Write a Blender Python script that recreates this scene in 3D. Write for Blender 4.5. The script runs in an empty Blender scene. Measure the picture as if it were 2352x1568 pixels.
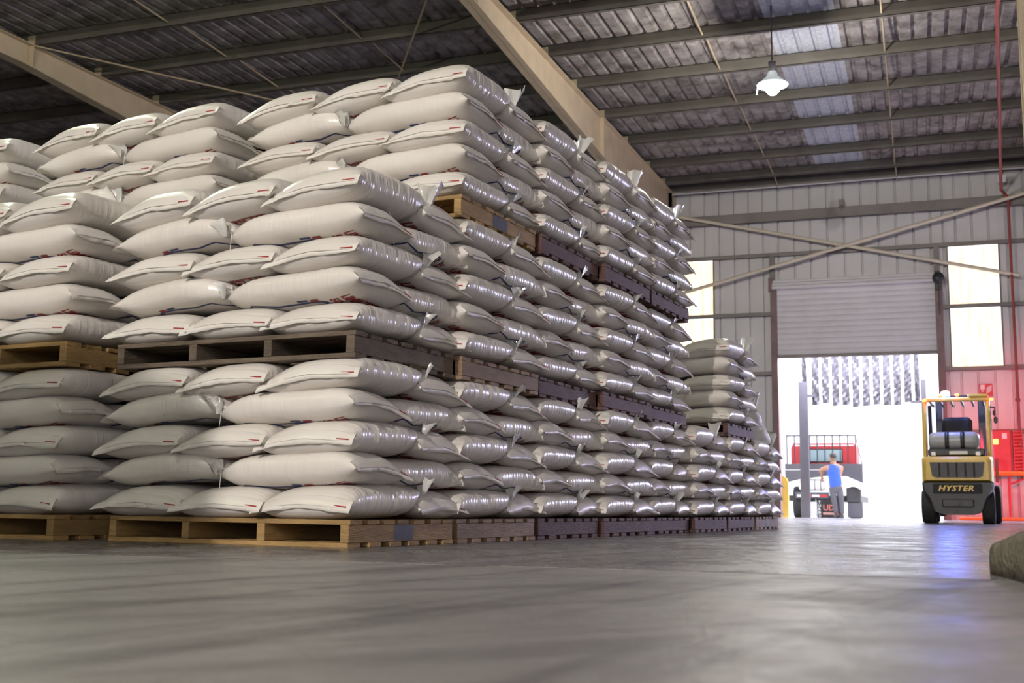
import bpy, math, random
import numpy as np
from mathutils import Matrix, Vector

# ------------------------------------------------------------------ scene, camera, world, lights, exposure
scene = bpy.context.scene
COL = scene.collection
random.seed(7)
RNG = np.random.default_rng(11)

CAM_H = 0.1594
F_PX, PITCH, ROLL, YAW = 2663.8, 0.1419, 0.01245, 0.3388
cam_data = bpy.data.cameras.new('camera')
cam_data.sensor_fit = 'HORIZONTAL'
cam_data.sensor_width = 36.0
cam_data.lens = F_PX * 36.0 / 2352.0
cam_data.clip_start = 0.02
cam_data.clip_end = 400
cam_data.dof.use_dof = True
cam_data.dof.focus_distance = 5.6
cam_data.dof.aperture_fstop = 5.0
cam = bpy.data.objects.new('camera', cam_data)
COL.objects.link(cam)
_cp, _sp = math.cos(PITCH), math.sin(PITCH)
_R, _U, _F = Vector((1, 0, 0)), Vector((0, -_sp, _cp)), Vector((0, _cp, _sp))
_cr, _sr = math.cos(ROLL), math.sin(ROLL)
_R, _U = _R * _cr + _U * _sr, _U * _cr - _R * _sr
_m = Matrix((( _R.x, _U.x, -_F.x, 0), (_R.y, _U.y, -_F.y, 0), (_R.z, _U.z, -_F.z, 0), (0, 0, 0, 1)))
cam.matrix_world = Matrix.Translation((0, 0, CAM_H)) @ Matrix.Rotation(YAW, 4, 'Z') @ _m
scene.camera = cam

world = bpy.data.worlds.new('world')
scene.world = world
world.use_nodes = True
wn = world.node_tree
wn.nodes['Background'].inputs[0].default_value = (0.86, 0.90, 1.0, 1)
wn.nodes['Background'].inputs[1].default_value = 3.2

vs = scene.view_settings
vs.view_transform = 'Standard'
vs.look = 'None'
vs.gamma = 1
vs.use_curve_mapping = False
vs.exposure = 0.0
scene.cycles.use_denoising = True
scene.cycles.max_bounces = 5
scene.cycles.diffuse_bounces = 3
scene.cycles.glossy_bounces = 3
scene.cycles.transmission_bounces = 3
scene.cycles.transparent_max_bounces = 4
scene.cycles.use_adaptive_sampling = True
scene.cycles.adaptive_threshold = 0.1
scene.cycles.adaptive_min_samples = 16
scene.cycles.sample_clamp_indirect = 6.0
scene.cycles.caustics_reflective = False
scene.cycles.caustics_refractive = False


def add_light(name, kind, loc, energy, color=(1, 1, 1), size=1.0, size_y=None, target=None, portal=False, spot=None, blend=0.3):
    ld = bpy.data.lights.new(name, kind)
    ld.energy = energy
    ld.color = color
    if kind == 'AREA':
        ld.shape = 'RECTANGLE'
        ld.size = size
        ld.size_y = size_y or size
        if portal:
            ld.cycles.is_portal = True
    elif kind == 'SUN':
        ld.angle = size
    else:
        ld.shadow_soft_size = size
        if kind == 'SPOT':
            ld.spot_size = spot
            ld.spot_blend = blend
    o = bpy.data.objects.new(name, ld)
    COL.objects.link(o)
    o.location = loc
    if target is not None:
        o.rotation_euler = (Vector(target) - Vector(loc)).to_track_quat('-Z', 'Y').to_euler()
    return o


WALL_Y = 28.0
REAR_Y = -13.0
# daylight: sun on the yard, sky through the far roller door (portal), the open doors behind the camera
add_light('sun', 'SUN', (0, 50, 30), 6.0, (1.0, 0.95, 0.88), math.radians(1.0), target=(-8, 40, 0))
add_light('far_door_portal', 'AREA', (-1.34, WALL_Y + 0.25, 1.88), 1, size=3.55, size_y=3.7, target=(-1.34, 0, 1.88), portal=True)
add_light('far_door_daylight', 'AREA', (-1.34, WALL_Y + 0.6, 4.6), 1700, (0.80, 0.80, 1.0), 3.2, 1.4, target=(-1.6, 12, 1.0))
add_light('added_door_portal', 'AREA', (6.4, WALL_Y + 0.25, 1.98), 1, size=3.7, size_y=3.9, target=(6.4, 0, 1.98), portal=True)
add_light('added_door_daylight', 'AREA', (6.4, WALL_Y + 0.6, 4.4), 4700, (0.70, 0.66, 1.0), 3.2, 1.4, target=(2.4, 12, 1.2))  # second doorway out of view, added for highlights on the bag flanks
add_light('rear_door_daylight', 'AREA', (4.2, REAR_Y + 0.3, 2.2), 60, (1.0, 0.93, 0.82), 5.0, 3.8, target=(-2.0, 6, 1.6))

# ------------------------------------------------------------------ helpers
def tag(o, label=None, cat=None, group=None, kind=None):
    if label: o['label'] = label
    if cat: o['category'] = cat
    if group: o['group'] = group
    if kind: o['kind'] = kind
    return o


def link(o, parent=None):
    COL.objects.link(o)
    if parent is not None:
        o.parent = parent
    return o


def empty(name, loc=(0, 0, 0), rz=0.0, parent=None):
    o = bpy.data.objects.new(name, None)
    o.empty_display_size = 0.1
    link(o, parent)
    o.location = loc
    o.rotation_euler = (0, 0, rz)
    return o


def raw_mesh(name, verts, faces, mat=None, smooth=False):
    me = bpy.data.meshes.new(name)
    me.from_pydata([tuple(v) for v in verts], [], [tuple(f) for f in faces])
    if mat is not None:
        me.materials.append(mat)
    if smooth:
        me.polygons.foreach_set('use_smooth', [True] * len(me.polygons))
    me.update()
    return me


class MB:
    """collects simple solids into one mesh"""
    def __init__(self):
        self.v, self.f, self.s = [], [], []

    def add(self, verts, faces, smooth=False):
        n = len(self.v)
        self.v += [tuple(p) for p in verts]
        self.f += [tuple(i + n for i in q) for q in faces]
        self.s += [smooth] * len(faces)
        return self

    def box(self, lo, hi, M=None, bev=0.0):
        x0, y0, z0 = lo; x1, y1, z1 = hi
        b = min(bev, (x1 - x0) * .45, (y1 - y0) * .45, (z1 - z0) * .45)
        if b <= 0:
            v = [(x0, y0, z0), (x1, y0, z0), (x1, y1, z0), (x0, y1, z0), (x0, y0, z1), (x1, y0, z1), (x1, y1, z1), (x0, y1, z1)]
            f = [(0, 3, 2, 1), (4, 5, 6, 7), (0, 1, 5, 4), (1, 2, 6, 5), (2, 3, 7, 6), (3, 0, 4, 7)]
        else:  # chamfered box: three verts at each corner
            v = []; idx = {}
            for i, (X, sx) in enumerate(((x0, 1), (x1, -1))):
                for j, (Y, sy) in enumerate(((y0, 1), (y1, -1))):
                    for k, (Z, sz) in enumerate(((z0, 1), (z1, -1))):
                        idx[i, j, k] = len(v)
                        v += [(X, Y + sy * b, Z + sz * b), (X + sx * b, Y, Z + sz * b), (X + sx * b, Y + sy * b, Z)]
            g = lambda i, j, k, a: idx[i, j, k] + a
            f = [(g(0,0,0,0), g(0,0,1,0), g(0,1,1,0), g(0,1,0,0)), (g(1,0,0,0), g(1,1,0,0), g(1,1,1,0), g(1,0,1,0)),
                 (g(0,0,0,1), g(1,0,0,1), g(1,0,1,1), g(0,0,1,1)), (g(0,1,0,1), g(0,1,1,1), g(1,1,1,1), g(1,1,0,1)),
                 (g(0,0,0,2), g(0,1,0,2), g(1,1,0,2), g(1,0,0,2)), (g(0,0,1,2), g(1,0,1,2), g(1,1,1,2), g(0,1,1,2))]
            for j in (0, 1):
                for k in (0, 1):
                    f.append((g(0,j,k,1), g(1,j,k,1), g(1,j,k,2), g(0,j,k,2)))
            for i in (0, 1):
                for k in (0, 1):
                    f.append((g(i,0,k,0), g(i,1,k,0), g(i,1,k,2), g(i,0,k,2)))
                for j in (0, 1):
                    f.append((g(i,j,0,0), g(i,j,1,0), g(i,j,1,1), g(i,j,0,1)))
            for i in (0, 1):
                for j in (0, 1):
                    for k in (0, 1):
                        f.append((g(i,j,k,0), g(i,j,k,1), g(i,j,k,2)))
        if M is not None:
            v = [tuple(M @ Vector(p)) for p in v]
        return self.add(v, f)

    def tube(self, pts, r, n=8, closed=True, smooth=True):
        pts = [Vector(p) for p in pts]
        rs = r if isinstance(r, (list, tuple)) else [r] * len(pts)
        v, f = [], []
        ref = None
        for i, p in enumerate(pts):
            d = (pts[min(i + 1, len(pts) - 1)] - pts[max(i - 1, 0)]).normalized()
            if ref is None:
                ref = Vector((0, 0, 1)) if abs(d.z) < .9 else Vector((1, 0, 0))
            a = d.cross(ref).normalized(); c = a.cross(d).normalized(); ref = c
            for k in range(n):
                t = 2 * math.pi * k / n
                v.append(p + (a * math.cos(t) + c * math.sin(t)) * rs[i])
        for i in range(len(pts) - 1):
            for k in range(n):
                k2 = (k + 1) % n
                f.append((i*n + k, (i+1)*n + k, (i+1)*n + k2, i*n + k2))
        self.add(v, f, smooth)
        if closed:
            m = len(pts) - 1
            self.add(v[:n], [tuple(range(n))]); self.add(v[m*n:], [tuple(reversed(range(n)))])
        return self

    def lathe(self, prof, n=20, M=None, smooth=True):
        v, f = [], []
        for r, z in prof:
            for k in range(n):
                t = 2 * math.pi * k / n
                v.append(Vector((r * math.cos(t), r * math.sin(t), z)))
        for i in range(len(prof) - 1):
            for k in range(n):
                k2 = (k + 1) % n
                f.append((i*n + k, i*n + k2, (i+1)*n + k2, (i+1)*n + k))
        if M is not None:
            v = [M @ p for p in v]
        return self.add(v, f, smooth)

    def prism(self, poly, d0, d1, axis='y', bev=0):
        """2D polygon (a,b) pushed along axis"""
        def P(a, b, d):
            return {'y': (a, d, b), 'x': (d, a, b), 'z': (a, b, d)}[axis]
        n = len(poly)
        v = [P(a, b, d0) for a, b in poly] + [P(a, b, d1) for a, b in poly]
        f = [tuple(range(n)), tuple(reversed(range(n, 2*n)))]
        for i in range(n):
            j = (i + 1) % n
            f.append((i, i + n, j + n, j))
        return self.add(v, f)

    def mesh(self, name, mat):
        me = raw_mesh(name, self.v, self.f, mat)
        me.polygons.foreach_set('use_smooth', self.s)
        import bmesh
        bm = bmesh.new(); bm.from_mesh(me)
        bmesh.ops.recalc_face_normals(bm, faces=bm.faces)
        bm.to_mesh(me); bm.free()
        return me

    def build(self, name, mat, parent=None, loc=None, rz=None):
        o = bpy.data.objects.new(name, self.mesh(name, mat))
        link(o, parent)
        if loc is not None: o.location = loc
        if rz is not None: o.rotation_euler = (0, 0, rz)
        return o


def text_tris(body, bold=0.0, shear=0.0, space=1.0):
    """(verts 2D normalised to width 0..1 and height 0..1, faces, aspect)"""
    cu = bpy.data.curves.new('text_outline', 'FONT')
    cu.body = body
    cu.offset = bold
    cu.shear = shear
    cu.space_character = space
    cu.resolution_u = 2
    ob = bpy.data.objects.new('text_outline', cu)
    COL.objects.link(ob)
    dg = bpy.context.evaluated_depsgraph_get()
    me = bpy.data.meshes.new_from_object(ob.evaluated_get(dg))
    v = np.array([p.co[:2] for p in me.vertices]); f = [tuple(p.vertices) for p in me.polygons]
    bpy.data.objects.remove(ob); bpy.data.curves.remove(cu); bpy.data.meshes.remove(me)
    lo, hi = v.min(0), v.max(0)
    return (v - lo) / (hi - lo), f, (hi[0] - lo[0]) / (hi[1] - lo[1])


TXT_LIMITED = text_tris('LIMITED', .035)
TXT_KGS = text_tris('50 KGS.', .035)
TXT_HYSTER = text_tris('HYSTER', .028, .25, 1.12)
TXT_UD = text_tris('UD', .02)
TXT_TURBO = [text_tris(c, .02) for c in 'TURBO']

# ------------------------------------------------------------------ materials
MATS = {}


def nt(name):
    m = bpy.data.materials.new(name)
    m.use_nodes = True
    t = m.node_tree
    b = t.nodes['Principled BSDF']
    return m, t, b


def N(t, kind, **kw):
    n = t.nodes.new(kind)
    for k, v in kw.items():
        if k.startswith('i_'):
            n.inputs[k[2:].replace('_', ' ')].default_value = v
        else:
            setattr(n, k, v)
    return n


def ramp(t, stops):
    r = t.nodes.new('ShaderNodeValToRGB')
    el = r.color_ramp.elements
    while len(el) < len(stops):
        el.new(0.5)
    for e, (p, c) in zip(el, stops):
        e.position = p
        e.color = (c[0], c[1], c[2], 1) if isinstance(c, (tuple, list)) else (c, c, c, 1)
    return r


def simple(name, col, rough=.5, metal=0.0, noise=0.0, nscale=6.0, bump=0.0, bscale=30.0, spec=.5, vary=0.0, stretch=(1, 1, 1), emit=None, estr=0.0, coat=0.0):
    """procedural paint / metal / wood: object-space noise over a base colour"""
    if name in MATS:
        return MATS[name]
    m, t, b = nt(name)
    b.inputs['Roughness'].default_value = rough
    b.inputs['Metallic'].default_value = metal
    b.inputs['Specular IOR Level'].default_value = spec
    b.inputs['Coat Weight'].default_value = coat
    tc = N(t, 'ShaderNodeTexCoord')
    mp = N(t, 'ShaderNodeMapping')
    mp.inputs['Scale'].default_value = stretch
    t.links.new(tc.outputs['Object'], mp.inputs['Vector'])
    nz = N(t, 'ShaderNodeTexNoise', i_Scale=nscale, i_Detail=3.0, i_Roughness=.62)
    t.links.new(mp.outputs['Vector'], nz.inputs['Vector'])
    a = 1 - noise; c2 = 1 + noise
    r = ramp(t, [(.28, [max(0, c * a) for c in col]), (.72, [min(1, c * c2) for c in col])])
    t.links.new(nz.outputs['Fac'], r.inputs['Fac'])
    out = r.outputs['Color']
    if vary > 0:
        oi = N(t, 'ShaderNodeObjectInfo')
        mr = N(t, 'ShaderNodeMapRange'); mr.inputs['To Min'].default_value = 1 - vary; mr.inputs['To Max'].default_value = 1 + vary
        t.links.new(oi.outputs['Random'], mr.inputs['Value'])
        hs = N(t, 'ShaderNodeHueSaturation')
        t.links.new(mr.outputs['Result'], hs.inputs['Value'])
        t.links.new(out, hs.inputs['Color'])
        out = hs.outputs['Color']
    t.links.new(out, b.inputs['Base Color'])
    if bump > 0:
        nb = N(t, 'ShaderNodeTexNoise', i_Scale=bscale, i_Detail=2.0)
        t.links.new(mp.outputs['Vector'], nb.inputs['Vector'])
        bp = N(t, 'ShaderNodeBump', i_Strength=bump, i_Distance=.02)
        t.links.new(nb.outputs['Fac'], bp.inputs['Height'])
        t.links.new(bp.outputs['Normal'], b.inputs['Normal'])
    if emit:
        b.inputs['Emission Color'].default_value = (*emit, 1)
        b.inputs['Emission Strength'].default_value = estr
    MATS[name] = m
    return m


def mat_bag():
    m, t, b = nt('woven_plastic')
    at = N(t, 'ShaderNodeAttribute', attribute_name='wrap')
    # fine creases running across the bag
    mp = N(t, 'ShaderNodeMapping'); mp.inputs['Scale'].default_value = (48, 1.6, 1.6)
    t.links.new(at.outputs['Vector'], mp.inputs['Vector'])
    n1 = N(t, 'ShaderNodeTexNoise', i_Scale=1.0, i_Detail=1.5, i_Roughness=.55)
    t.links.new(mp.outputs['Vector'], n1.inputs['Vector'])
    n2 = N(t, 'ShaderNodeTexNoise', i_Scale=7.0, i_Detail=1.0)
    t.links.new(at.outputs['Vector'], n2.inputs['Vector'])
    mx = N(t, 'ShaderNodeMath', operation='MULTIPLY_ADD')
    t.links.new(n2.outputs['Fac'], mx.inputs[0]); mx.inputs[1].default_value = .5
    t.links.new(n1.outputs['Fac'], mx.inputs[2])
    fk = N(t, 'ShaderNodeAttribute', attribute_name='flank')
    ml = N(t, 'ShaderNodeMath', operation='MULTIPLY')
    t.links.new(mx.outputs[0], ml.inputs[0]); t.links.new(fk.outputs['Fac'], ml.inputs[1])
    bp = N(t, 'ShaderNodeBump', i_Strength=.6, i_Distance=.014)
    t.links.new(ml.outputs[0], bp.inputs['Height'])
    t.links.new(bp.outputs['Normal'], b.inputs['Normal'])
    # cloth tone with faint dust
    oi = N(t, 'ShaderNodeObjectInfo')
    va = N(t, 'ShaderNodeVectorMath', operation='ADD')
    t.links.new(at.outputs['Vector'], va.inputs[0]); t.links.new(oi.outputs['Location'], va.inputs[1])
    n3 = N(t, 'ShaderNodeTexNoise', i_Scale=2.2, i_Detail=2.0)
    t.links.new(va.outputs[0], n3.inputs['Vector'])
    r = ramp(t, [(.3, (.72, .675, .62)), (.7, (.815, .775, .73))])
    t.links.new(n3.outputs['Fac'], r.inputs['Fac'])
    t.links.new(r.outputs['Color'], b.inputs['Base Color'])
    b.inputs['Roughness'].default_value = .27
    b.inputs['Specular IOR Level'].default_value = .6
    b.inputs['Sheen Weight'].default_value = .05
    MATS['bag'] = m
    return m


def mat_floor(key, rough0, rough1, spec):
    m, t, b = nt('worn_concrete_' + key)
    tc = N(t, 'ShaderNodeTexCoord')
    n1 = N(t, 'ShaderNodeTexNoise', i_Scale=.9, i_Detail=5.0, i_Roughness=.65)
    t.links.new(tc.outputs['Object'], n1.inputs['Vector'])
    # tyre sweeps: long streaks roughly along the aisle, bent by noise
    def streak(rot, sc, scale, dist):
        ma = N(t, 'ShaderNodeMapping'); ma.inputs['Rotation'].default_value = (0, 0, math.radians(rot))
        mb = N(t, 'ShaderNodeMapping'); mb.inputs['Scale'].default_value = sc
        t.links.new(tc.outputs['Object'], ma.inputs['Vector']); t.links.new(ma.outputs['Vector'], mb.inputs['Vector'])
        nn = N(t, 'ShaderNodeTexNoise', i_Scale=scale, i_Detail=5.0, i_Roughness=.55, i_Distortion=dist)
        t.links.new(mb.outputs['Vector'], nn.inputs['Vector'])
        return nn
    n2 = streak(9, (7.0, .42, 1), 1.0, .5)
    n4 = streak(38, (5.0, .5, 1), 1.2, .6)
    r1 = ramp(t, [(.3, (.18, .17, .163)), (.7, (.285, .272, .265))])
    t.links.new(n1.outputs['Fac'], r1.inputs['Fac'])
    r2 = ramp(t, [(.36, .42), (.50, 1.0)])
    t.links.new(n2.outputs['Fac'], r2.inputs['Fac'])
    r4 = ramp(t, [(.36, .5), (.48, 1.0)])
    t.links.new(n4.outputs['Fac'], r4.inputs['Fac'])
    mu = N(t, 'ShaderNodeMix', data_type='RGBA', blend_type='MULTIPLY'); mu.inputs['Factor'].default_value = .85
    t.links.new(r1.outputs['Color'], mu.inputs['A']); t.links.new(r2.outputs['Color'], mu.inputs['B'])
    mu2 = N(t, 'ShaderNodeMix', data_type='RGBA', blend_type='MULTIPLY'); mu2.inputs['Factor'].default_value = .7
    t.links.new(mu.outputs['Result'], mu2.inputs['A']); t.links.new(r4.outputs['Color'], mu2.inputs['B'])
    t.links.new(mu2.outputs['Result'], b.inputs['Base Color'])
    n3 = N(t, 'ShaderNodeTexNoise', i_Scale=3.0, i_Detail=5.0, i_Roughness=.7)
    t.links.new(tc.outputs['Object'], n3.inputs['Vector'])
    rr = ramp(t, [(.35, rough0), (.68, rough1)])
    t.links.new(n3.outputs['Fac'], rr.inputs['Fac'])
    t.links.new(rr.outputs['Color'], b.inputs['Roughness'])
    nb = N(t, 'ShaderNodeTexNoise', i_Scale=26.0, i_Detail=4.0, i_Roughness=.7)
    t.links.new(tc.outputs['Object'], nb.inputs['Vector'])
    bp = N(t, 'ShaderNodeBump', i_Strength=.22, i_Distance=.01)
    t.links.new(nb.outputs['Fac'], bp.inputs['Height'])
    t.links.new(bp.outputs['Normal'], b.inputs['Normal'])
    b.inputs['Specular IOR Level'].default_value = spec
    MATS[key] = m
    return m


def mat_roof():
    """old galvanised / fibre sheet with grime"""
    m, t, b = nt('grimy_roof_sheet')
    tc = N(t, 'ShaderNodeTexCoord')
    n1 = N(t, 'ShaderNodeTexNoise', i_Scale=2.6, i_Detail=5.0, i_Roughness=.68)
    t.links.new(tc.outputs['Object'], n1.inputs['Vector'])
    r = ramp(t, [(.32, (.075, .06, .056)), (.5, (.245, .22, .212)), (.72, (.44, .405, .395))])
    t.links.new(n1.outputs['Fac'], r.inputs['Fac'])
    t.links.new(r.outputs['Color'], b.inputs['Base Color'])
    b.inputs['Roughness'].default_value = .62
    b.inputs['Metallic'].default_value = .0
    MATS['roof'] = m
    return m


def mat_glow_sheet(name, col, strength, col2):
    """translucent daylight sheet: lit from outside, streaked by dirt"""
    m, t, b = nt(name)
    tc = N(t, 'ShaderNodeTexCoord')
    mp = N(t, 'ShaderNodeMapping'); mp.inputs['Scale'].default_value = (9, 9, .6)
    t.links.new(tc.outputs['Object'], mp.inputs['Vector'])
    n1 = N(t, 'ShaderNodeTexNoise', i_Scale=1.5, i_Detail=5.0, i_Roughness=.6)
    t.links.new(mp.outputs['Vector'], n1.inputs['Vector'])
    r = ramp(t, [(.3, col2), (.6, col)])
    t.links.new(n1.outputs['Fac'], r.inputs['Fac'])
    t.links.new(r.outputs['Color'], b.inputs['Base Color'])
    t.links.new(r.outputs['Color'], b.inputs['Emission Color'])
    b.inputs['Emission Strength'].default_value = strength
    b.inputs['Roughness'].default_value = .5
    MATS[name] = m
    return m


mat_bag(); mat_floor('slab_near', .30, .56, .42); mat_floor('slab_far', .16, .40, .6); mat_roof()
mat_glow_sheet('glow_window', (1.0, .90, .70), 1.35, (.86, .62, .34))
mat_glow_sheet('glow_roof', (.50, .52, .60), .035, (.30, .31, .36))
M_HEM = simple('hem_tape', (.80, .76, .70), .45, noise=.05, nscale=20, bump=.05, bscale=90)
M_RED = simple('red_print', (.33, .035, .03), .5, noise=.2, nscale=40)
M_BLUE = simple('blue_print', (.025, .04, .17), .45, noise=.2, nscale=40)
M_FILM = simple('liner_film', (.82, .82, .78), .22, noise=.05, nscale=10, bump=.4, bscale=25)
M_FILM.node_tree.nodes['Principled BSDF'].inputs['Transmission Weight'].default_value = .35
M_THREAD = simple('thread', (.8, .78, .74), .7)
M_WOOD = {
    'pine': simple('pine_wood', (.34, .215, .085), .62, noise=.28, nscale=5, bump=.3, bscale=26, vary=.16, stretch=(1.2, 1.2, 9)),
    'grey': simple('weathered_wood', (.12, .092, .065), .7, noise=.35, nscale=5, bump=.4, bscale=26, vary=.18, stretch=(1.2, 1.2, 9)),
    'brown': simple('stained_wood', (.115, .055, .046), .66, noise=.3, nscale=5, bump=.3, bscale=26, vary=.15, stretch=(1.2, 1.2, 9)),
    'tan': simple('tan_wood', (.30, .20, .12), .62, noise=.3, nscale=5, bump=.3, bscale=26, vary=.15, stretch=(1.2, 1.2, 9)),
}
M_STENCIL = simple('stencil_black', (.03, .035, .05), .5, noise=.4, nscale=30)
M_CREAM = simple('cream_steel', (.52, .42, .29), .5, noise=.12, nscale=2.5, bump=.08)
M_BRACE = simple('brace_paint', (.74, .66, .52), .5, noise=.06)
M_PURLIN = simple('dull_purlin', (.105, .094, .082), .5, noise=.22, nscale=2.0)
M_ROD = simple('cream_rod', (.42, .33, .22), .5, noise=.1)
M_WALL = simple('pale_wall_sheet', (.70, .68, .69), .42, noise=.06, nscale=1.4, vary=.04)
M_GIRT = simple('girt_steel', (.24, .215, .20), .5, noise=.15, nscale=2.0)
M_SHUT = simple('shutter_steel', (.72, .70, .72), .45, noise=.05, nscale=3.0)
M_JAMB = simple('jamb_paint', (.20, .12, .115), .5, noise=.2, nscale=4)
M_DARK = simple('dark_metal', (.035, .035, .04), .45, noise=.25, nscale=8)
M_RUBBER = simple('rubber', (.022, .022, .024), .75, noise=.25, nscale=12, bump=.3)
M_YELLOW = simple('yellow_paint', (.82, .55, .10), .38, noise=.12, nscale=6, coat=.2)
M_REDP = simple('red_paint', (.55, .03, .04), .42, noise=.1, nscale=5)
M_ORANGE = simple('orange_paint', (.80, .20, .03), .45, noise=.1, nscale=5)
M_CONC = simple('rough_concrete', (.20, .175, .13), .85, noise=.3, nscale=14, bump=.5, bscale=60)
M_WHITE = simple('white_paint', (.78, .78, .78), .5, noise=.04)
M_YARD = simple('yard_concrete', (.62, .62, .63), .8, noise=.08, nscale=2)
M_GREY = simple('grey_paint', (.085, .085, .10), .5, noise=.1)
M_STEEL = simple('bare_steel', (.45, .45, .46), .35, metal=.8, noise=.1)
M_GLASS = simple('cab_glass', (.35, .5, .55), .08, noise=.05)
M_LAMP = simple('lamp_glow', (1, 1, 1), .4, emit=(.92, .98, 1.0), estr=60.0)
M_BLUELAMP = simple('beacon_glow', (.4, .6, 1), .4, emit=(.25, .45, 1.0), estr=60.0)
M_REDLAMP = simple('tail_lamp', (1, .1, .02), .4, emit=(1.0, .10, .02), estr=14.0)

for _m in (M_LAMP, M_BLUELAMP, M_REDLAMP, MATS['glow_roof']):      # their light comes from the lamps' own light objects
    _m.cycles.emission_sampling = 'NONE'

# ------------------------------------------------------------------ the building shell
X0, X1 = -28.0, 9.7
DOOR_L, DOOR_R, DOOR_H, SHUT_Z = -3.12, 0.44, 5.55, 3.74


def roof_z(y):            # underside of the purlins
    return 7.95 + 0.0385 * (y - 28.0)


# floor: two cast slabs with an open joint over the sub-base
fl = tag(MB().box((X0, REAR_Y, -.2), (X1, WALL_Y + .3, -.025)).build('floor', simple('joint_filler', (.10, .085, .06), .9, noise=.3, nscale=20)), kind='structure')
JA, JB = 2.955, .045      # joint line y = JA + JB*(x+2.7)
def jy(x): return JA + JB * (x + 2.7)
for sgn in (0, 1):
    m = MB()
    g = .013
    if sgn == 0:
        poly = [(X0, REAR_Y), (X1, REAR_Y), (X1, jy(X1) - g), (X0, jy(X0) - g)]
    else:
        poly = [(X0, jy(X0) + g), (X1, jy(X1) + g), (X1, WALL_Y + .3), (X0, WALL_Y + .3)]
    m.prism(poly, -.03, 0.0, 'z')
    m.build('slab', MATS['slab_far' if sgn else 'slab_near'], fl)

yard = tag(MB().box((-45, WALL_Y + .3, -.3), (40, 90, -.03)).build('ground', M_YARD), kind='structure')

# roof sheets (each sheet a part of the ceiling), purlins, sag rods, rafters
ceil_o = tag(empty('ceiling'), kind='structure')
PITCHX = .25


def corr_profile(x0, x1, pitch, rib, h):
    xs = [(x0, 0.0)]
    n = max(1, round((x1 - x0) / pitch)); p = (x1 - x0) / n
    for i in range(n):
        c = x0 + (i + .5) * p
        xs += [(c - rib, 0), (c - rib * .55, h), (c + rib * .55, h), (c + rib, 0)]
    xs.append((x1, 0.0))
    return xs


def roof_sheet(x0, x1, mat):
    prof = corr_profile(x0, x1, PITCHX, .045, .042)
    v, f = [], []
    ys = [REAR_Y, WALL_Y + .2]
    n = len(prof)
    for y in ys:
        for top in (0, 1):
            for x, h in prof:
                v.append((x, y, roof_z(y) + .205 + h + top * .004))
    for i in range(n - 1):
        f.append((i, i + 1, 2*n + i + 1, 2*n + i))
        f.append((n + i, 3*n + i, 3*n + i + 1, n + i + 1))
    o = bpy.data.objects.new('roof_sheet', raw_mesh('roof_sheet', v, f, mat))
    return link(o, ceil_o)


edges = list(np.arange(X0, -2.06, .755))
edges = [e for e in edges if e < -2.5] + [-2.06, -1.53, -1.0]
edges += list(np.arange(-1.0 + .755, X1, .755)) + [X1]
for a, b_ in zip(edges[:-1], edges[1:]):
    sky = -2.1 < a and b_ < -.95
    roof_sheet(a, b_, MATS['glow_roof'] if sky else MATS['roof'])

PURL_Y = [26.85, 25.18, 23.06, 21.13, 19.2, 17.48, 15.86, 14.25]
while PURL_Y[-1] > REAR_Y + 2:
    PURL_Y.append(PURL_Y[-1] - 1.75)
for i, y in enumerate(PURL_Y):
    z = roof_z(y)
    m = MB()
    m.box((X0, y, z), (X1, y + .008, z + .20))           # web towards the camera
    m.box((X0, y, z), (X1, y + .075, z + .008))          # lower flange
    m.box((X0, y, z + .192), (X1, y + .075, z + .2))
    m.box((X0, y + .067, z), (X1, y + .075, z + .02))    # lip
    m.build('purlin', M_PURLIN, ceil_o)
# eave strut with a pale top edge against the wall
m = MB(); z = roof_z(27.75)
m.box((X0, 27.62, z - .02), (X1, 27.74, z + .19))
m.build('eave_strut', M_PURLIN, ceil_o)
m = MB(); m.box((X0, 27.60, z - .06), (X1, 27.66, z - .02))
m.build('eave_angle', M_GIRT, ceil_o)
MB().box((X0, 27.585, z + .165), (X1, 27.62, z + .19)).build('eave_trim', M_SHUT, ceil_o)
MB().tube([(X0, 27.58, z - .09), (X1, 27.58, z - .09)], .018, 6).build('eave_conduit', M_SHUT, ceil_o)
for x in (-10.7, -8.2, -3.03, -.32, 4.5):
    m = MB()
    ys = sorted(PURL_Y)
    for a, b_ in zip(ys[:-1], ys[1:]):
        za, zb = roof_z(a) + .15, roof_z(b_) + .06
        m.tube([(x, a + .01, za), (x, b_, zb)], .016, 6)
    m.tube([(x, 26.86, roof_z(26.9) + .1), (x + .03, 27.7, roof_z(27.7) - .12)], .016, 6)
    m.build('sag_rod', M_ROD, ceil_o)
for P, Q in (((-13.2, 14.2, 7.40), (-9.0, 21.4, 7.67)), ((-6.3, 14.25, 7.42), (-10.6, 21.2, 7.66)), ((-9.0, 21.4, 7.67), (-6.0, 26.6, 7.87))):
    MB().tube([P, Q], .016, 6).build('brace_rod', M_ROD, ceil_o)


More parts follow.
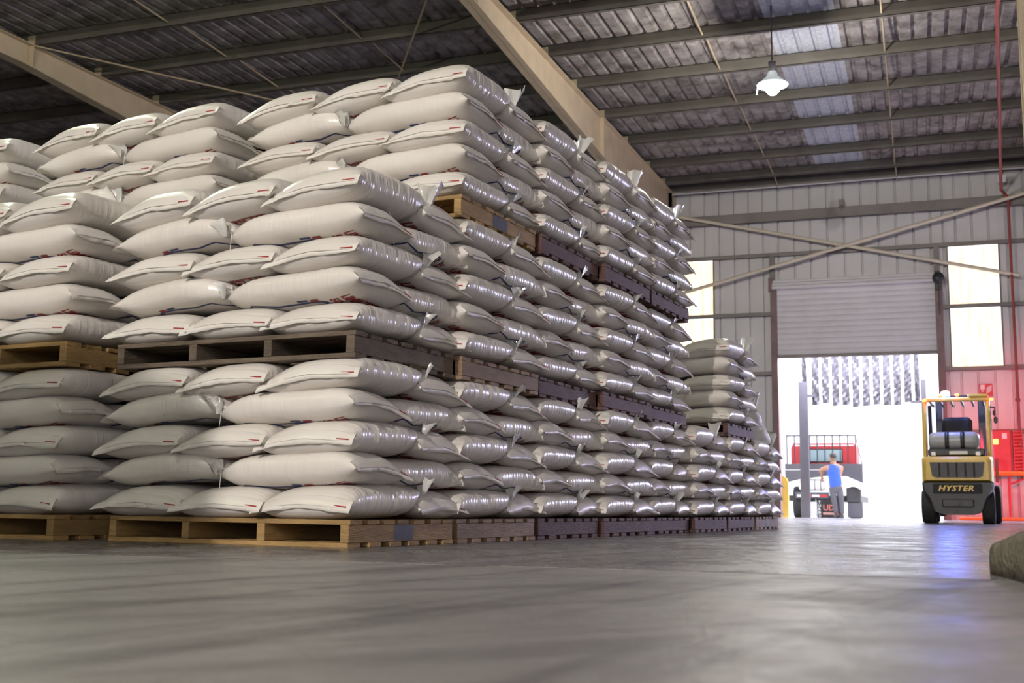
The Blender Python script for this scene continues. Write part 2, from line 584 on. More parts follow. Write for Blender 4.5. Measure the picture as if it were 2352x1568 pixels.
def rafter(x):
    zt = roof_z
    ys = [REAR_Y, 14.0, 19.4, 27.9]
    top = [(y, zt(y) - .002) for y in ys]
    bot = [(REAR_Y, zt(REAR_Y) - .36), (14.0, 7.04), (19.4, 6.90), (27.9, 6.68)]
    m = MB()
    poly = top + bot[::-1]
    m.prism(poly, x - .006, x + .006, 'x')
    for line, t in ((top, -1), (bot, 1)):
        for (ya, za), (yb, zb) in zip(line[:-1], line[1:]):
            m.prism([(ya, za), (yb, zb), (yb, zb + .014 * t), (ya, za + .014 * t)], x - .10, x + .10, 'x')
    for y in (27.55, 21.0, 14.2):      # stiffener plates on the web
        zb_ = np.interp(y, [b[0] for b in bot], [b[1] for b in bot])
        m.box((x - .095, y, zb_ + .014), (x + .095, y + .012, zt(y) - .016))
    o = m.build('rafter', M_CREAM, ceil_o)
    for y in PURL_Y[:9]:
        c = MB(); z = zt(y)
        c.box((x - .07, y - .012, z - .02), (x + .07, y - .002, z + .17))
        c.build('purlin_cleat', M_CREAM, o)
    return o


FR_X = (-13.3, -5.66, 2.72)
for x in FR_X + (-21.0,):
    rafter(x)
    c = MB()
    c.box((x - .10, 27.55, 0), (x + .10, 27.565, 7.9)); c.box((x - .10, 27.88, 0), (x + .10, 27.895, 7.9)); c.box((x - .006, 27.56, 0), (x + .006, 27.89, 7.9))
    c.build('wall_column', M_CREAM, ceil_o)

# back wall: sheets, girts
wb = tag(empty('wall_back', (0, WALL_Y, 0)), kind='structure')


def wall_sheet(x0, x1, z0, z1, mat=None, parent=None, name='wall_sheet', dy=0.0, pitch=.39, ribd=.07, rib=.026):
    prof = corr_profile(x0, x1, pitch, rib, ribd)
    v, f = [], []
    n = len(prof)
    for z in (z0, z1):
        for back in (0, 1):
            for x, h in prof:
                v.append((x, -h * .0 + h + back * .004 + dy, z))
    for i in range(n - 1):
        f.append((i, i + 1, 2*n + i + 1, 2*n + i))
        f.append((n + i, 3*n + i, 3*n + i + 1, n + i + 1))
    o = bpy.data.objects.new(name, raw_mesh(name, v, f, mat or M_WALL))
    return link(o, parent or wb)


xs_left = list(np.arange(-28.0, -5.8, .78))
xs_left = [x for x in xs_left if x < -6.2] + [-5.73, -4.66, -3.93, -3.25]
for a, b_ in zip(xs_left[:-1], xs_left[1:]):
    if abs(a + 5.73) < .01:
        wall_sheet(a, b_, 0, 3.43); wall_sheet(a, b_, 6.22, 8.3)
    else:
        wall_sheet(a, b_, 0, 8.3)
for a, b_ in ((-3.25, -2.5), (-2.5, -1.72), (-1.72, -.94), (-.94, -.16), (-.16, .58)):
    wall_sheet(a, b_, 5.5, 8.3)
xs_r = [.58, .76, 1.82, 2.6, 3.38, 4.55, 5.3, 6.05, 6.8, 7.55, 8.25, 9.0, 9.7]
for a, b_ in zip(xs_r[:-1], xs_r[1:]):
    if abs(a - .76) < .01:
        wall_sheet(a, b_, 0, 3.43); wall_sheet(a, b_, 6.22, 8.3)
    elif 4.5 < a < 8.0:
        wall_sheet(a, b_, 3.95, 8.3)  # leaves open the doorway added out of view
    else:
        wall_sheet(a, b_, 0, 8.3)
for z0, z1, spans, dep in ((7.06, 7.30, ((X0, X1),), .2), (6.21, 6.30, ((X0, X1),), .12), (4.77, 4.86, ((X0, -3.27), (.6, X1)), .12), (3.34, 3.43, ((X0, -3.27), (.6, 4.5), (8.3, X1)), .12), (1.92, 2.0, ((X0, -3.27), (.6, 4.5), (8.3, X1)), .12)):
    for a, b_ in spans:
        m = MB()
        m.box((a, -dep, z0), (b_, -dep + .006, z1)); m.box((a, -dep, z1 - .006), (b_, -.002, z1)); m.box((a, -dep, z0), (b_, -dep + .05, z0 + .006))
        m.build('girt', M_GIRT, wb)
for P, Q in (((-5.55, -.33, 7.33), (2.22, -.33, 5.42)), ((-5.35, -.43, 5.36), (2.5, -.43, 7.28))):
    MB().tube([P, Q], .042, 10).build('wall_brace', M_BRACE, wb)
m = MB(); m.box((-1.62, -.30, 7.28), (-1.50, -.18, 7.46)); m.tube([(-1.56, -.3, 7.3), (-1.56, -.42, 7.2)], .02)
m.build('floodlight', M_GIRT, wb)
for x in (-3.22, .5):     # mullions above the shutter
    MB().box((x - .06, -.14, 5.5), (x + .06, -.02, 6.25)).build('mullion', M_GIRT, wb)

# translucent wall lights
def light_window(n, x0, x1, z0, z1):
    w = tag(empty('window_%d' % n, (0, WALL_Y, 0)), kind='structure')
    k = max(2, round((x1 - x0) / .36)); p = (x1 - x0) / k
    for i in range(k):
        for za, zb in ((z0, 4.77), (4.86, z1)):
            wall_sheet(x0 + i * p + .004, x0 + (i + 1) * p - .004, za, zb, MATS['glow_window'], w, 'pane', pitch=.36, ribd=.012, rib=.035)
    m = MB()
    m.box((x0 - .04, -.02, z0), (x0, .01, z1)); m.box((x1, -.02, z0), (x1 + .04, .01, z1))
    m.build('window_frame', M_GIRT, w)
light_window(1, .76, 1.82, 3.43, 6.21)
light_window(2, -5.73, -4.66, 3.43, 6.21)

# roller shutter, half open
dr = tag(empty('door_1', (0, WALL_Y, 0)), kind='structure')
nsl = 12
zs = np.linspace(SHUT_Z + .07, 5.40, nsl + 1)
for i in range(nsl):
    z0, z1 = zs[i], zs[i + 1]
    prof = [(-.062, z0 + .002), (-.072, z0 + .02), (-.076, (z0 + z1) / 2), (-.072, z1 - .02), (-.062, z1 + .006), (-.045, z1 + .006), (-.045, z0 - .006)]
    MB().prism(prof, DOOR_L, DOOR_R, 'x').build('slat', M_SHUT, dr)
m = MB(); m.box((DOOR_L, -.11, SHUT_Z), (DOOR_R, -.03, SHUT_Z + .07), bev=.01); m.build('bottom_bar', M_GIRT, dr)
for i in range(3):
    za = 5.39 + i * .075
    m = MB(); m.box((-3.22, -.26 + .03 * i, za), (.44, -.02, za + .072), bev=.012); m.build('shutter_box', M_SHUT, dr)
for xa, xb in ((-3.27, DOOR_L), (DOOR_R, .60)):
    m = MB(); m.box((xa, -.16, 0), (xb, .25, 5.6)); m.build('jamb', M_JAMB, dr)
m = MB(); m.box((.44, -.3, 5.2), (.56, -.14, 5.62)); m.lathe([(.0, 0), (.13, 0), (.13, .05), (0, .05)], 12, Matrix.Translation((.52, -.3, 5.45)) @ Matrix.Rotation(math.pi/2, 4, 'X')); m.tube([(.52, -.32, 5.3), (.52, -.32, 4.6)], .012)
m.build('chain_drive', M_DARK, dr)
m = MB(); m.box((-3.30, -.22, 5.35), (-3.2, -.1, 5.68)); m.build('bracket', M_JAMB, dr)

# the remaining walls close the hall; openings behind the camera let daylight in
for nm, pts in (('wall_left', ((X0 - .1, REAR_Y, 0), (X0, WALL_Y, 9))), ('wall_right', ((X1, REAR_Y, 0), (X1 + .1, WALL_Y, 9)))):
    tag(MB().box(*pts).build(nm, M_WALL), kind='structure')
m = MB()
m.box((X0, REAR_Y - .1, 0), (1.5, REAR_Y, 8)); m.box((6.9, REAR_Y - .1, 0), (X1, REAR_Y, 8)); m.box((1.5, REAR_Y - .1, 4.3), (6.9, REAR_Y, 8))
tag(m.build('wall_front', M_WALL), kind='structure')

# interior column on its concrete plinth at the right edge
def plinth():
    base = [(.162, 3.37), (.20, 3.10), (.235, 2.80), (.80, 2.75), (.95, 3.2), (.80, 3.62), (.30, 3.60)]
    tops = [.088, .118, .125, .13, .13, .12, .10]
    cx_ = sum(p[0] for p in base) / 7; cy_ = sum(p[1] for p in base) / 7
    v, f = [], []
    n = len(base) * 4
    def ring(inset, hf):
        out = []
        for i in range(len(base)):
            (xa, ya), (xb, yb) = base[i], base[(i + 1) % len(base)]
            for k in range(4):
                t = k / 4
                x, y = xa + (xb - xa) * t, ya + (yb - ya) * t
                h = tops[i] + (tops[(i + 1) % len(base)] - tops[i]) * t
                d = math.hypot(x - cx_, y - cy_)
                out.append((x + (cx_ - x) / d * inset, y + (cy_ - y) / d * inset, h * hf + random.uniform(-.001, .001)))
        return out
    for inset, hf in ((0, 0), (0, .45), (.002, .75), (.010, .9), (.025, .98), (.06, 1.0)):
        v += ring(inset, hf)
    for i in range(5):
        for k in range(n):
            f.append((i*n + k, i*n + (k+1) % n, (i+1)*n + (k+1) % n, (i+1)*n + k))
    f.append(tuple(range(5*n, 6*n))); f.append(tuple(reversed(range(n))))
    m = MB(); m.add(v, f, True)
    return m.mesh('concrete_plinth', M_CONC)
po = bpy.data.objects.new('concrete_plinth', plinth()); link(po)
tag(po, 'low rounded concrete plinth on the floor at the right edge', 'plinth')
m = MB()
m.box((1.085, 12.0, 0), (1.345, 12.015, 7.33)); m.box((1.085, 12.245, 0), (1.345, 12.26, 7.33)); m.box((1.209, 12.0, 0), (1.221, 12.26, 7.33)); m.box((1.04, 11.95, 0), (1.39, 12.31, .02))
tag(m.build('steel_column', M_CREAM), 'cream steel column rising at the right edge of the photo', 'column')

# ------------------------------------------------------------------ the stacks: pallets and bags
SA = -(0.4562 - 0.3388)                 # stack axis turned from the building axis
SO = Vector((-2.029, 3.9446, 0))
EX = Vector((math.cos(SA), math.sin(SA), 0)); EY = Vector((-math.sin(SA), math.cos(SA), 0))
def S(x, y, z=0.0): return SO + EX * x + EY * y + Vector((0, 0, z))

PW, PD, PH, ROW = 1.2, .8, .105, .8485
LAYER = .1235
LEVZ = [0.0, .722, 1.475]
ORD = ['', 'first', 'second', 'third', 'fourth', 'fifth', 'sixth', 'seventh', 'eighth']


def make_pallet(x, y, z, wood, label, stencil=False, jitter=0.0):
    """stringers run back along y; deck boards run across.  origin = front right corner"""
    rz = SA + random.uniform(-.012, .012) * jitter
    root = tag(empty('pallet', S(x, y, z), rz), label, 'pallet', 'wooden pallets under the bag stacks')
    mat = M_WOOD[wood]
    hb, hs = .019, PH - .038
    for i, cx in enumerate((-PW + .019, -.79, -.41, -.019)):
        m = MB(); m.box((cx - .019, 0.0, hb), (cx + .019, PD, hb + hs), bev=.002)
        st = m.build('stringer', mat, root)
        if i == 3 and stencil:
            q = MB(); q.box((.0192, .32, hb + .004), (.0202, .47, hb + hs - .002)); q.build('stencil', M_STENCIL, st).location = (cx, 0, 0)
    for lev, n, z0 in (('deck_board', 7, PH - hb), ('bottom_board', 6, 0.0)):
        w = .085
        for k in range(n):
            y0 = (PD - w) * k / (n - 1)
            d = random.uniform(-.008, .008)
            m = MB(); m.box((-PW + random.uniform(-.006, .003), max(0, y0 + (d if 0 < k < n - 1 else 0)), z0), (random.uniform(-.004, .006), y0 + w + (d if 0 < k < n - 1 else 0), z0 + hb - .0005), bev=.002)
            m.build(lev, mat, root)
    return root


class Bag:
    """filled sack: x along its length (sewn end +x), y across, z up; z=0 at the underside"""
    def __init__(s, L=.62, W=.415, T=.132, bend=None, roll=0.0, droop=0.0, tail=.72, seed=0, plump=0.0, lift=0.0):
        s.L, s.W, s.T, s.bend, s.roll, s.droop, s.tail, s.plump, s.lift = L, W, T, bend or (0, 0, 0), roll, droop, tail, plump, lift
        r = np.random.default_rng(seed)
        s.ph = r.uniform(0, 6.28, 14); s.am = r.uniform(.4, 1.0, 14)

    def P(s, u, phi, out=0.0):
        """u in [-1,1] along, phi angle round the section"""
        u = np.asarray(u, float); phi = np.asarray(phi, float)
        B = s.T / 2
        au = np.abs(u)
        pos = u > 0
        prof = np.where(pos, np.clip(1 - au ** 5.5, 0, 1) ** .56, np.clip(1 - au ** 4.0, 0, 1) ** .62)
        b = np.maximum(B * prof, .0015)
        b = b * (1 + s.plump * (1 - u * u))
        a = s.W / 2 * np.where(pos, .955 + .05 * au ** 3, 1 - (1 - s.tail) * au ** 3.5 - .045 * (1 - au))
        a = a * (1 + .012 * np.sin(3.1 * u + s.ph[0]))
        n = 2.9 - .7 * au ** 6
        c, si = np.cos(phi), np.sin(phi)
        n = np.where(c * s.droop_side > 0, n - .85 * np.clip(u, 0, 1) ** 3 + .0 * c, n + .5 * np.clip(u, 0, 1) ** 2)
        y = a * np.sign(c) * np.abs(c) ** (2 / n)
        z = b * np.sign(si) * np.abs(si) ** (2 / n)
        t = y / (s.W / 2)
        # creases gathered along the sides, and pleats at the tied end
        side = np.abs(c) ** 1.6
        wr = 0
        for k, f in enumerate((11.3, 16.7, 21.9, 8.1)):
            wr = wr + s.am[k] * np.sin(f * u * 1.5 + s.ph[k] + .5 * np.sin(phi * 2 + s.ph[k + 4]))
        d = .0011 * s.crease * wr * side * (1 - au ** 8)
        d = d + .0035 * np.sin(phi * 9 + s.ph[9]) * np.clip(-u - .45, 0, 1) * 1.3
        d = d + .004 * s.am[8] * np.sin(2.3 * u + s.ph[10]) * np.sin(phi + s.ph[11])
        rad = np.sqrt(y * y + z * z) + 1e-6
        y2 = y + (y / rad) * (d + out); z2 = z + (z / rad) * (d + out)
        # seam of the sewn end a little above the middle
        z2 = z2 + np.clip(u, 0, 1) ** 5 * B * -(.16 + .34 * np.clip(-s.droop_side * t, 0, 1))
        x = u * s.L / 2 - np.where(pos, 1, 0) * .012 * (1 - np.abs(t) ** 2.5) * au ** 8
        x = x + np.where(pos, np.clip(si, 0, 1) * .006 * au ** 4, 0)
        b1, b2, b3 = s.bend
        zc = b1 * u + b2 * (1 - u * u) + b3 * np.sin(math.pi * u) + s.roll * t
        zc = zc - s.droop * np.clip(-t if s.droop_side < 0 else t, 0, 1) ** 2.2 * (.45 + .55 * np.clip(u, 0, 1))
        zc = zc + s.lift * np.clip(-u - .5, 0, 1) ** 1.5
        return np.stack([x + 0 * phi, y2 + 0 * u, z2 + zc + B], -1)

    droop_side = -1
    crease = 1.0

    def mesh(s, name, NU, K, mat):
        u = np.linspace(-1, 1, NU)
        u = .45 * np.sin(u * math.pi / 2) + .55 * u
        ph = np.linspace(0, 2 * math.pi, K, endpoint=False)
        U, PHI = np.meshgrid(u, ph, indexing='ij')
        V = s.P(U, PHI).reshape(-1, 3)
        i = np.arange(NU - 1)[:, None]; k = np.arange(K)[None, :]; k2 = (k + 1) % K
        F = np.stack([i * K + k, (i + 1) * K + k, (i + 1) * K + k2, i * K + k2], -1).reshape(-1, 4)
        me = bpy.data.meshes.new(name)
        me.vertices.add(len(V)); me.vertices.foreach_set('co', V.ravel())
        nf = len(F)
        me.loops.add(nf * 4); me.loops.foreach_set('vertex_index', F[:, ::-1].ravel().astype(np.int32))
        me.polygons.add(nf); me.polygons.foreach_set('loop_start', np.arange(0, nf * 4, 4, dtype=np.int32))
        me.update(calc_edges=True)
        me.polygons.foreach_set('use_smooth', np.ones(nf, bool))
        at = me.attributes.new('wrap', 'FLOAT_VECTOR', 'POINT')
        W = np.stack([U * s.L / 2, np.cos(PHI) * .2, np.sin(PHI) * .2], -1).reshape(-1, 3) + s.ph[:3]
        at.data.foreach_set('vector', W.ravel().astype(np.float32))
        fk = me.attributes.new('flank', 'FLOAT', 'POINT')
        fk.data.foreach_set('value', ((.18 + .82 * np.abs(np.cos(PHI)) ** 1.2 * (1 - np.abs(U) ** 5)) * s.crease).ravel().astype(np.float32))
        me.materials.append(mat)
        return me

    def surf(s, pts2, faces, name, mat, out=.0022):
        """2D print (u, q) wrapped on the underside; q 0 = -y flank, 1 = +y flank"""
        p = np.array(pts2)
        V = s.P(p[:, 0], -math.pi + p[:, 1] * math.pi, out)
        return raw_mesh(name, V, faces, mat)

    def hem(s, name, mat, side):
        """folded hem along the sewn end, hanging over the lower half, wavy edge"""
        n = 17
        t = np.linspace(-1, 1, n)
        V = []
        r = np.random.default_rng(int(s.ph[5] * 1e5))
        wav = r.normal(0, .0022, n); wav2 = np.cumsum(r.normal(0, .0016, n)); wav2 -= wav2.mean()
        # straight line between the two corners, following the seam
        A = s.P(np.array([.999]), np.array([math.pi]))[0]; Bp = s.P(np.array([.999]), np.array([0.0]))[0]
        seam = A[None] + (Bp - A)[None] * ((t + 1) / 2)[:, None]
        seam[:, 0] = s.L / 2 - .012 * (1 - np.abs(t) ** 2.5)
        Bh = s.T / 2
        tt = seam[:, 1] / (s.W / 2)
        b1, b2, b3 = s.bend
        zc = b1 + s.roll * tt - s.droop * np.clip(-tt if s.droop_side < 0 else tt, 0, 1) ** 2.2
        seam[:, 2] = Bh + zc - Bh * (.16 + .34 * np.clip(-s.droop_side * tt, 0, 1))
        rows = []
        seam[:, 1] *= 1.015
        nn = np.where(t * s.droop_side > 0, 1.45, 2.7)
        ph = np.arccos(np.clip(np.sign(t) * np.abs(t * .93) ** (nn / 2), -1, 1))
        up = s.P(np.full(n, .935), ph, .0012)
        up[:, 1] = seam[:, 1]
        d = seam - up; d[:, 1] = 0
        d /= np.linalg.norm(d, axis=1)[:, None]
        d = d * .75 + np.array([.12, 0, -.35]); d /= np.linalg.norm(d, axis=1)[:, None]
        z0 = np.zeros(n)
        rows.append(up)
        rows.append(seam * .62 + up * .38 + np.stack([.0030 + wav * .2, z0, .0012 + z0], -1))
        rows.append(seam + np.stack([.003 + wav * .6, z0, z0], -1))
        rows.append(seam + d * .017 + np.stack([.003 + wav * 1.7, z0, wav2], -1))
        V = np.concatenate(rows + [q - np.array([.0022, 0, .0003]) for q in rows[::-1]], 0)
        R = 2 * len(rows)
        F = []
        for i in range(R):
            j = (i + 1) % R
            for k in range(n - 1):
                F.append((i*n + k, i*n + k + 1, j*n + k + 1, j*n + k))
        me = raw_mesh(name, V, F, mat, True)
        # red stitched tag near one end of the hem
        k0, k1 = (13.2, 15.3) if side > 0 else (.7, 2.8)
        q = []
        for kk in (k0, (k0 + k1) / 2, k1):
            i = int(kk); fr = kk - i
            p = (rows[1][i] * (1 - fr) + rows[1][i + 1] * fr) * .45 + (rows[2][i] * (1 - fr) + rows[2][i + 1] * fr) * .55
            q.append(p + np.array([.0016, 0, 0]))
        tv, tf = [], []
        for p in q:
            for dz in (.0025, -.0025):
                for dx in (0, .0012):
                    tv.append(p + np.array([dx, 0, dz]))
        for i in (0, 4):
            tf += [(i + 1, i + 3, i + 7, i + 5), (i, i + 4, i + 6, i + 2), (i, i + 1, i + 5, i + 4), (i + 2, i + 6, i + 7, i + 3)]
        tf += [(0, 2, 3, 1), (8, 9, 11, 10)]
        return me, raw_mesh(name + '_tag', tv, tf, M_RED)

    def film(s, name, seed, y_at, h=.085, w=.12):
        """crumpled end of the inner liner sticking out of the tied end"""
        r = np.random.default_rng(seed)
        n, m_ = 9, 6
        base = s.P(np.array([-.93]), np.array([math.pi / 2]))[0]
        V = []
        fold = r.uniform(0, 6.28, 3)
        top = r.uniform(.6, 1.0, n)
        for j in range(m_):
            v = j / (m_ - 1)
            for i in range(n):
                t = i / (n - 1) * 2 - 1
                ww = w * (.35 + .65 * v ** .8) * .5
                yy = y_at + t * ww + .012 * math.sin(5 * t + fold[0]) * v
                xx = base[0] - .015 + (.030 * math.sin(3.3 * t + fold[1]) + .014 * math.sin(8 * t + fold[2])) * (.3 + v) - .035 * v * v
                zz = base[2] * .9 + h * v * (.75 + .35 * top[i]) - .02 + .01 * math.sin(7 * t + fold[1] * 2) * v
                V.append((xx, yy, zz))
        F = []
        for j in range(m_ - 1):
            for i in range(n - 1):
                F.append((j*n + i, j*n + i + 1, (j+1)*n + i + 1, (j+1)*n + i))
        return raw_mesh(name, V, F, M_FILM, True)


def ribbon(pts, w, asp=2.6):
    """polyline in (u, q) turned into a strip of constant width"""
    p = []
    for a, b_ in zip(pts[:-1], pts[1:]):
        for k in range(4):
            f = k / 4
            p.append((a[0] + (b_[0] - a[0]) * f, a[1] + (b_[1] - a[1]) * f))
    p.append(pts[-1])
    p = np.array(p, float)
    sc = np.array([.31, .5])
    d = np.gradient(p * sc, axis=0); d /= np.linalg.norm(d, axis=1)[:, None] + 1e-9
    nrm = np.stack([-d[:, 1], d[:, 0]], -1) * w / 2 / sc
    v = np.concatenate([p + nrm, p - nrm], 0); n = len(p)
    return [tuple(q) for q in v], [(i, i + 1, n + i + 1, n + i) for i in range(n - 1)]


BLUE_LINE = [(-.92, .50), (-.62, .19), (-.28, .29), (-.02, .265), (.18, .245), (.33, .26), (.37, .295), (.34, .37)]


def block_text(txt, u0, u1, q0, q1):
    """letters running round the underside from q0 to q1, their height along u"""
    v, f, _ = txt
    return [(u0 + (u1 - u0) * b_, q0 + (q1 - q0) * a) for a, b_ in v], f


def Vector3(*a): return np.array(a)


NB = 0
ROLES = {}


def add_bag(role, x, y, zc, rz, label, group, near, layer_k, top):
    """role picks the slump; (x,y) centre in stack axes, zc underside"""
    global NB
    NB += 1
    r = np.random.default_rng(500 + NB)
    k = (.55, 1.0, .95, 1.05, 1.15)[layer_k]
    j = lambda a: r.uniform(-a, a)
    kw = dict(seed=NB, T=.134 + (.012 if top else 0) + j(.003))
    ds = -1
    if role in ('F0', 'F1', 'F2'):
        kw.update(L=.60 + j(.01), W=.45 + j(.008), roll=.013 * k + j(.003), droop=.028 * k, bend=(.004 * k, .004 * k, -.004), plump=.06, lift=.13 if role == 'F0' else 0)
        ds = -1; tagside = 1
        if top: kw.update(roll=.022, plump=.14, droop=.034)
    elif role in ('B0', 'B1'):
        kw.update(L=.63, W=.41 + j(.008), roll=-.011 * k + j(.003), droop=.030 * k, bend=(.003, .004 * k, 0), plump=.05)
        ds = 1; tagside = 1
        if top: kw.update(roll=-.012, plump=.1, droop=.03)
    elif role == 'G0':
        kw.update(L=.71, W=.385 + j(.008), roll=-.009 * k + j(.003), droop=.026 * k, bend=(.026 * k, -.002, -.007 * k), plump=.04, tail=.62)
        ds = 1; tagside = 1
    elif role == 'G1':
        kw.update(L=.60, W=.385 + j(.008), bend=(-.008 * k, .022 * k, -.006 * k), plump=.06, tail=.6, droop=.01)
        ds = 1; tagside = 1
    else:  # C0..: long side to the aisle, sewn end to the back
        kw.update(L=.60, W=.41 + j(.008), bend=(.0, .002, .004 * k), roll=-.003 + j(.003), droop=.008, plump=.04)
        ds = 1; tagside = 1
    bag = Bag(**kw); bag.droop_side = ds
    bag.crease = {'G0': .35, 'G1': .35, 'B0': .5, 'F1': .6, 'F2': .6}.get(role, 1.0) * (.4 if x < -1.3 else 1.0)
    NU, K = (52, 32) if near == 0 else (40, 24) if near == 1 else (30, 20)
    o = bpy.data.objects.new('woven_bag', bag.mesh('woven_bag', NU, K, MATS['bag']))
    link(o)
    o.location = S(x + j(.006), y + j(.006), zc)
    o.rotation_euler = (0, 0, SA + rz + j(.012))
    tag(o, label, 'bag', group)
    hm, tm = bag.hem('hem', M_HEM, tagside)
    h = link(bpy.data.objects.new('hem', hm), o)
    link(bpy.data.objects.new('red_tag', tm), h)
    # print on the underside, where a flank of it can show
    if near < 2 or role in ('B0', 'C0'):
        if role in ('B0', 'G0', 'F0', 'F1', 'F2'):
            p, f = block_text(TXT_LIMITED, *((.54, .72, .22, .74) if role == 'B0' else (.60, .73, .335, .68) if role == 'G0' else (.54, .65, .40, .60)))
            link(bpy.data.objects.new('print', bag.surf(p, f, 'print', M_RED)), o)
            p, f = block_text(TXT_KGS, *((.33, .50, .26, .74) if role == 'B0' else (.44, .56, .345, .68) if role == 'G0' else (.38, .50, .41, .59)))
            link(bpy.data.objects.new('print', bag.surf(p, f, 'print', M_RED)), o)
        if role in ('C0', 'G0', 'G1', 'B0'):
            p, f = ribbon([(u, q - .085) for u, q in BLUE_LINE] if role == 'C0' else [(u, q * .75 + .17) if role != 'G1' else (u, .83 - q * .75) for u, q in BLUE_LINE], .0125)
            link(bpy.data.objects.new('print', bag.surf(p, f, 'print', M_BLUE)), o)
            fl_ = (lambda q: 1 - q) if role == 'G1' else (lambda q: q)
            for (a, b_, c, d), mt in (((.20, .31, .305, .36), M_RED), ((.03, .17, .30, .33), M_BLUE)):
                g = 4
                pts = [(a + (b_ - a) * i / g, fl_(c - (.085 if role == 'C0' else 0) + (d - c) * jj)) for jj in (0, 1) for i in range(g + 1)]
                fc = [(i, i + 1, g + 2 + i, g + 1 + i) for i in range(g)]
                link(bpy.data.objects.new('print', bag.surf(pts, fc, 'print', mt)), o)
        if role == 'C0':
            p, f = block_text(TXT_KGS, .50, .64, .75, .22)
            link(bpy.data.objects.new('print', bag.surf(p, f, 'print', M_RED)), o)
    if role == 'G0' and label.startswith('white bag, front corner lengthwise, fourth layer, upper pallet of the nearest'):
        q = bag.P(np.array([.80]), np.array([math.pi * .30]), .006)[0]
        Mx = Matrix.Translation(q) @ Matrix.Rotation(.9, 4, 'Z') @ Matrix.Rotation(-.5, 4, 'Y')
        pt_ = MB().box((-.002, -.024, -.03), (.0, .024, .035), Mx).build('paper_tag', M_WHITE, o)
        MB().tube([q + Vector3(0, .0, -.02), q + Vector3(.012, .012, -.06), q + Vector3(.014, .01, -.12)], .0013, 5).build('thread', M_THREAD, o)
    if role == 'F0' or (role == 'G0' and near == 0) or (role == 'F0' and top):
        y_at = bag.W * .40 if role == 'F0' else -bag.W * .38
        hh = .115 if top else .065
        link(bpy.data.objects.new('liner_film', bag.film('liner_film', NB, y_at, hh * r.uniform(.8, 1.15), .12 if top else .075)), o)
        if r.uniform() < .6:
            m = MB(); b0 = bag.P(np.array([-.9]), np.array([.25 if role == 'F0' else math.pi - .25]))[0]
            sy = .012 if role == 'F0' else -.012
            m.tube([(b0[0], b0[1] + sy, b0[2]), (b0[0] + .004, b0[1] + sy * 1.6, b0[2] - .03), (b0[0] - .003, b0[1] + sy * 1.5, b0[2] - .075 - r.uniform(0, .03))], .0013, 5)
            m.build('thread', M_THREAD, o)
    return o


inner_v, inner_f = [], []


def add_inner(x, y, zc, rz, role):
    """bags nobody sees singly, kept for the gaps: gathered into one mass"""
    b = Bag(L=.60, W=.40, T=.128, seed=len(inner_f) % 97)
    u = np.linspace(-1, 1, 11); u = .5 * np.sin(u * math.pi / 2) + .5 * u
    ph = np.linspace(0, 2 * math.pi, 10, endpoint=False)
    U, PHI = np.meshgrid(u, ph, indexing='ij')
    V = b.P(U, PHI).reshape(-1, 3)
    c, s_ = math.cos(SA + rz), math.sin(SA + rz)
    o = S(x, y, zc)
    n0 = len(inner_v)
    for p in V:
        inner_v.append((o.x + c * p[0] - s_ * p[1], o.y + s_ * p[0] + c * p[1], o.z + p[2]))
    for i in range(10):
        for k in range(10):
            k2 = (k + 1) % 10
            inner_f.append((n0 + i*10 + k, n0 + i*10 + k2, n0 + (i+1)*10 + k2, n0 + (i+1)*10 + k))


H = math.pi / 2
SLOT = {  # role: (x, y, rotation)  pallet front right corner = (0, 0)
    'F0': (-.195, .255, -H), 'F1': (-.605, .255, -H), 'F2': (-1.025, .255, -H),
    'B0': (-.285, .665, 0.0), 'B1': (-.925, .665, math.pi),
    'G0': (-.318, .165, 0.0), 'G1': (-.935, .165, math.pi),
    'C0': (-.195, .565, H), 'C1': (-.605, .565, H), 'C2': (-1.015, .565, H),
}
ODD = ('F0', 'F1', 'F2', 'B0', 'B1')
EVEN = ('G0', 'G1', 'C0', 'C1', 'C2')
PLACE = {'F0': 'front corner', 'F1': 'front middle', 'F2': 'front left', 'B0': 'sewn end to aisle', 'B1': 'back left',
         'G0': 'front corner lengthwise', 'G1': 'front left lengthwise', 'C0': 'long side to aisle', 'C1': 'back middle', 'C2': 'back left'}
LEVNAME = ['floor pallet', 'middle pallet', 'top pallet']


def stack(x, y, levels, visible, who, near, woods, group, stencils=(), dz=0.0):
    """visible: {level: roles shown}; other bags go to the inner mass"""
    for lv in range(levels):
        z = LEVZ[lv] + (dz if lv else 0)
        jx, jy2 = (random.uniform(-.02, .02), random.uniform(-.015, .015)) if lv else (0, 0)
        name = LEVNAME[lv] if not (lv == 1 and levels == 2) else 'upper pallet'
        make_pallet(x + jx, y + jy2, z, woods[lv], '%s %s under the %s' % ({'pine': 'yellow pine', 'grey': 'weathered grey', 'brown': 'dark brown', 'tan': 'tan wooden'}[woods[lv]], name, who), lv in stencils, 1.0 if lv else .4)
        hl = (LEVZ[lv + 1] - LEVZ[lv] - PH) / 5 if lv < 2 else LAYER
        for k in range(5):
            zb = z + PH + k * hl - .004
            for role in (ODD if k % 2 == 0 else EVEN):
                sx, sy, rz = SLOT[role]
                bx, by = x + jx + sx, y + jy2 + sy
                if role in visible.get(lv, ()):
                    top = (k == 4 and lv == levels - 1)
                    label = 'white bag, %s, %s layer, %s of the %s' % (PLACE[role], ORD[k + 1], name, who)
                    add_bag(role, bx, by, zb, rz, label, group, near, k, top)
                else:
                    add_inner(bx, by, zb, rz, role)


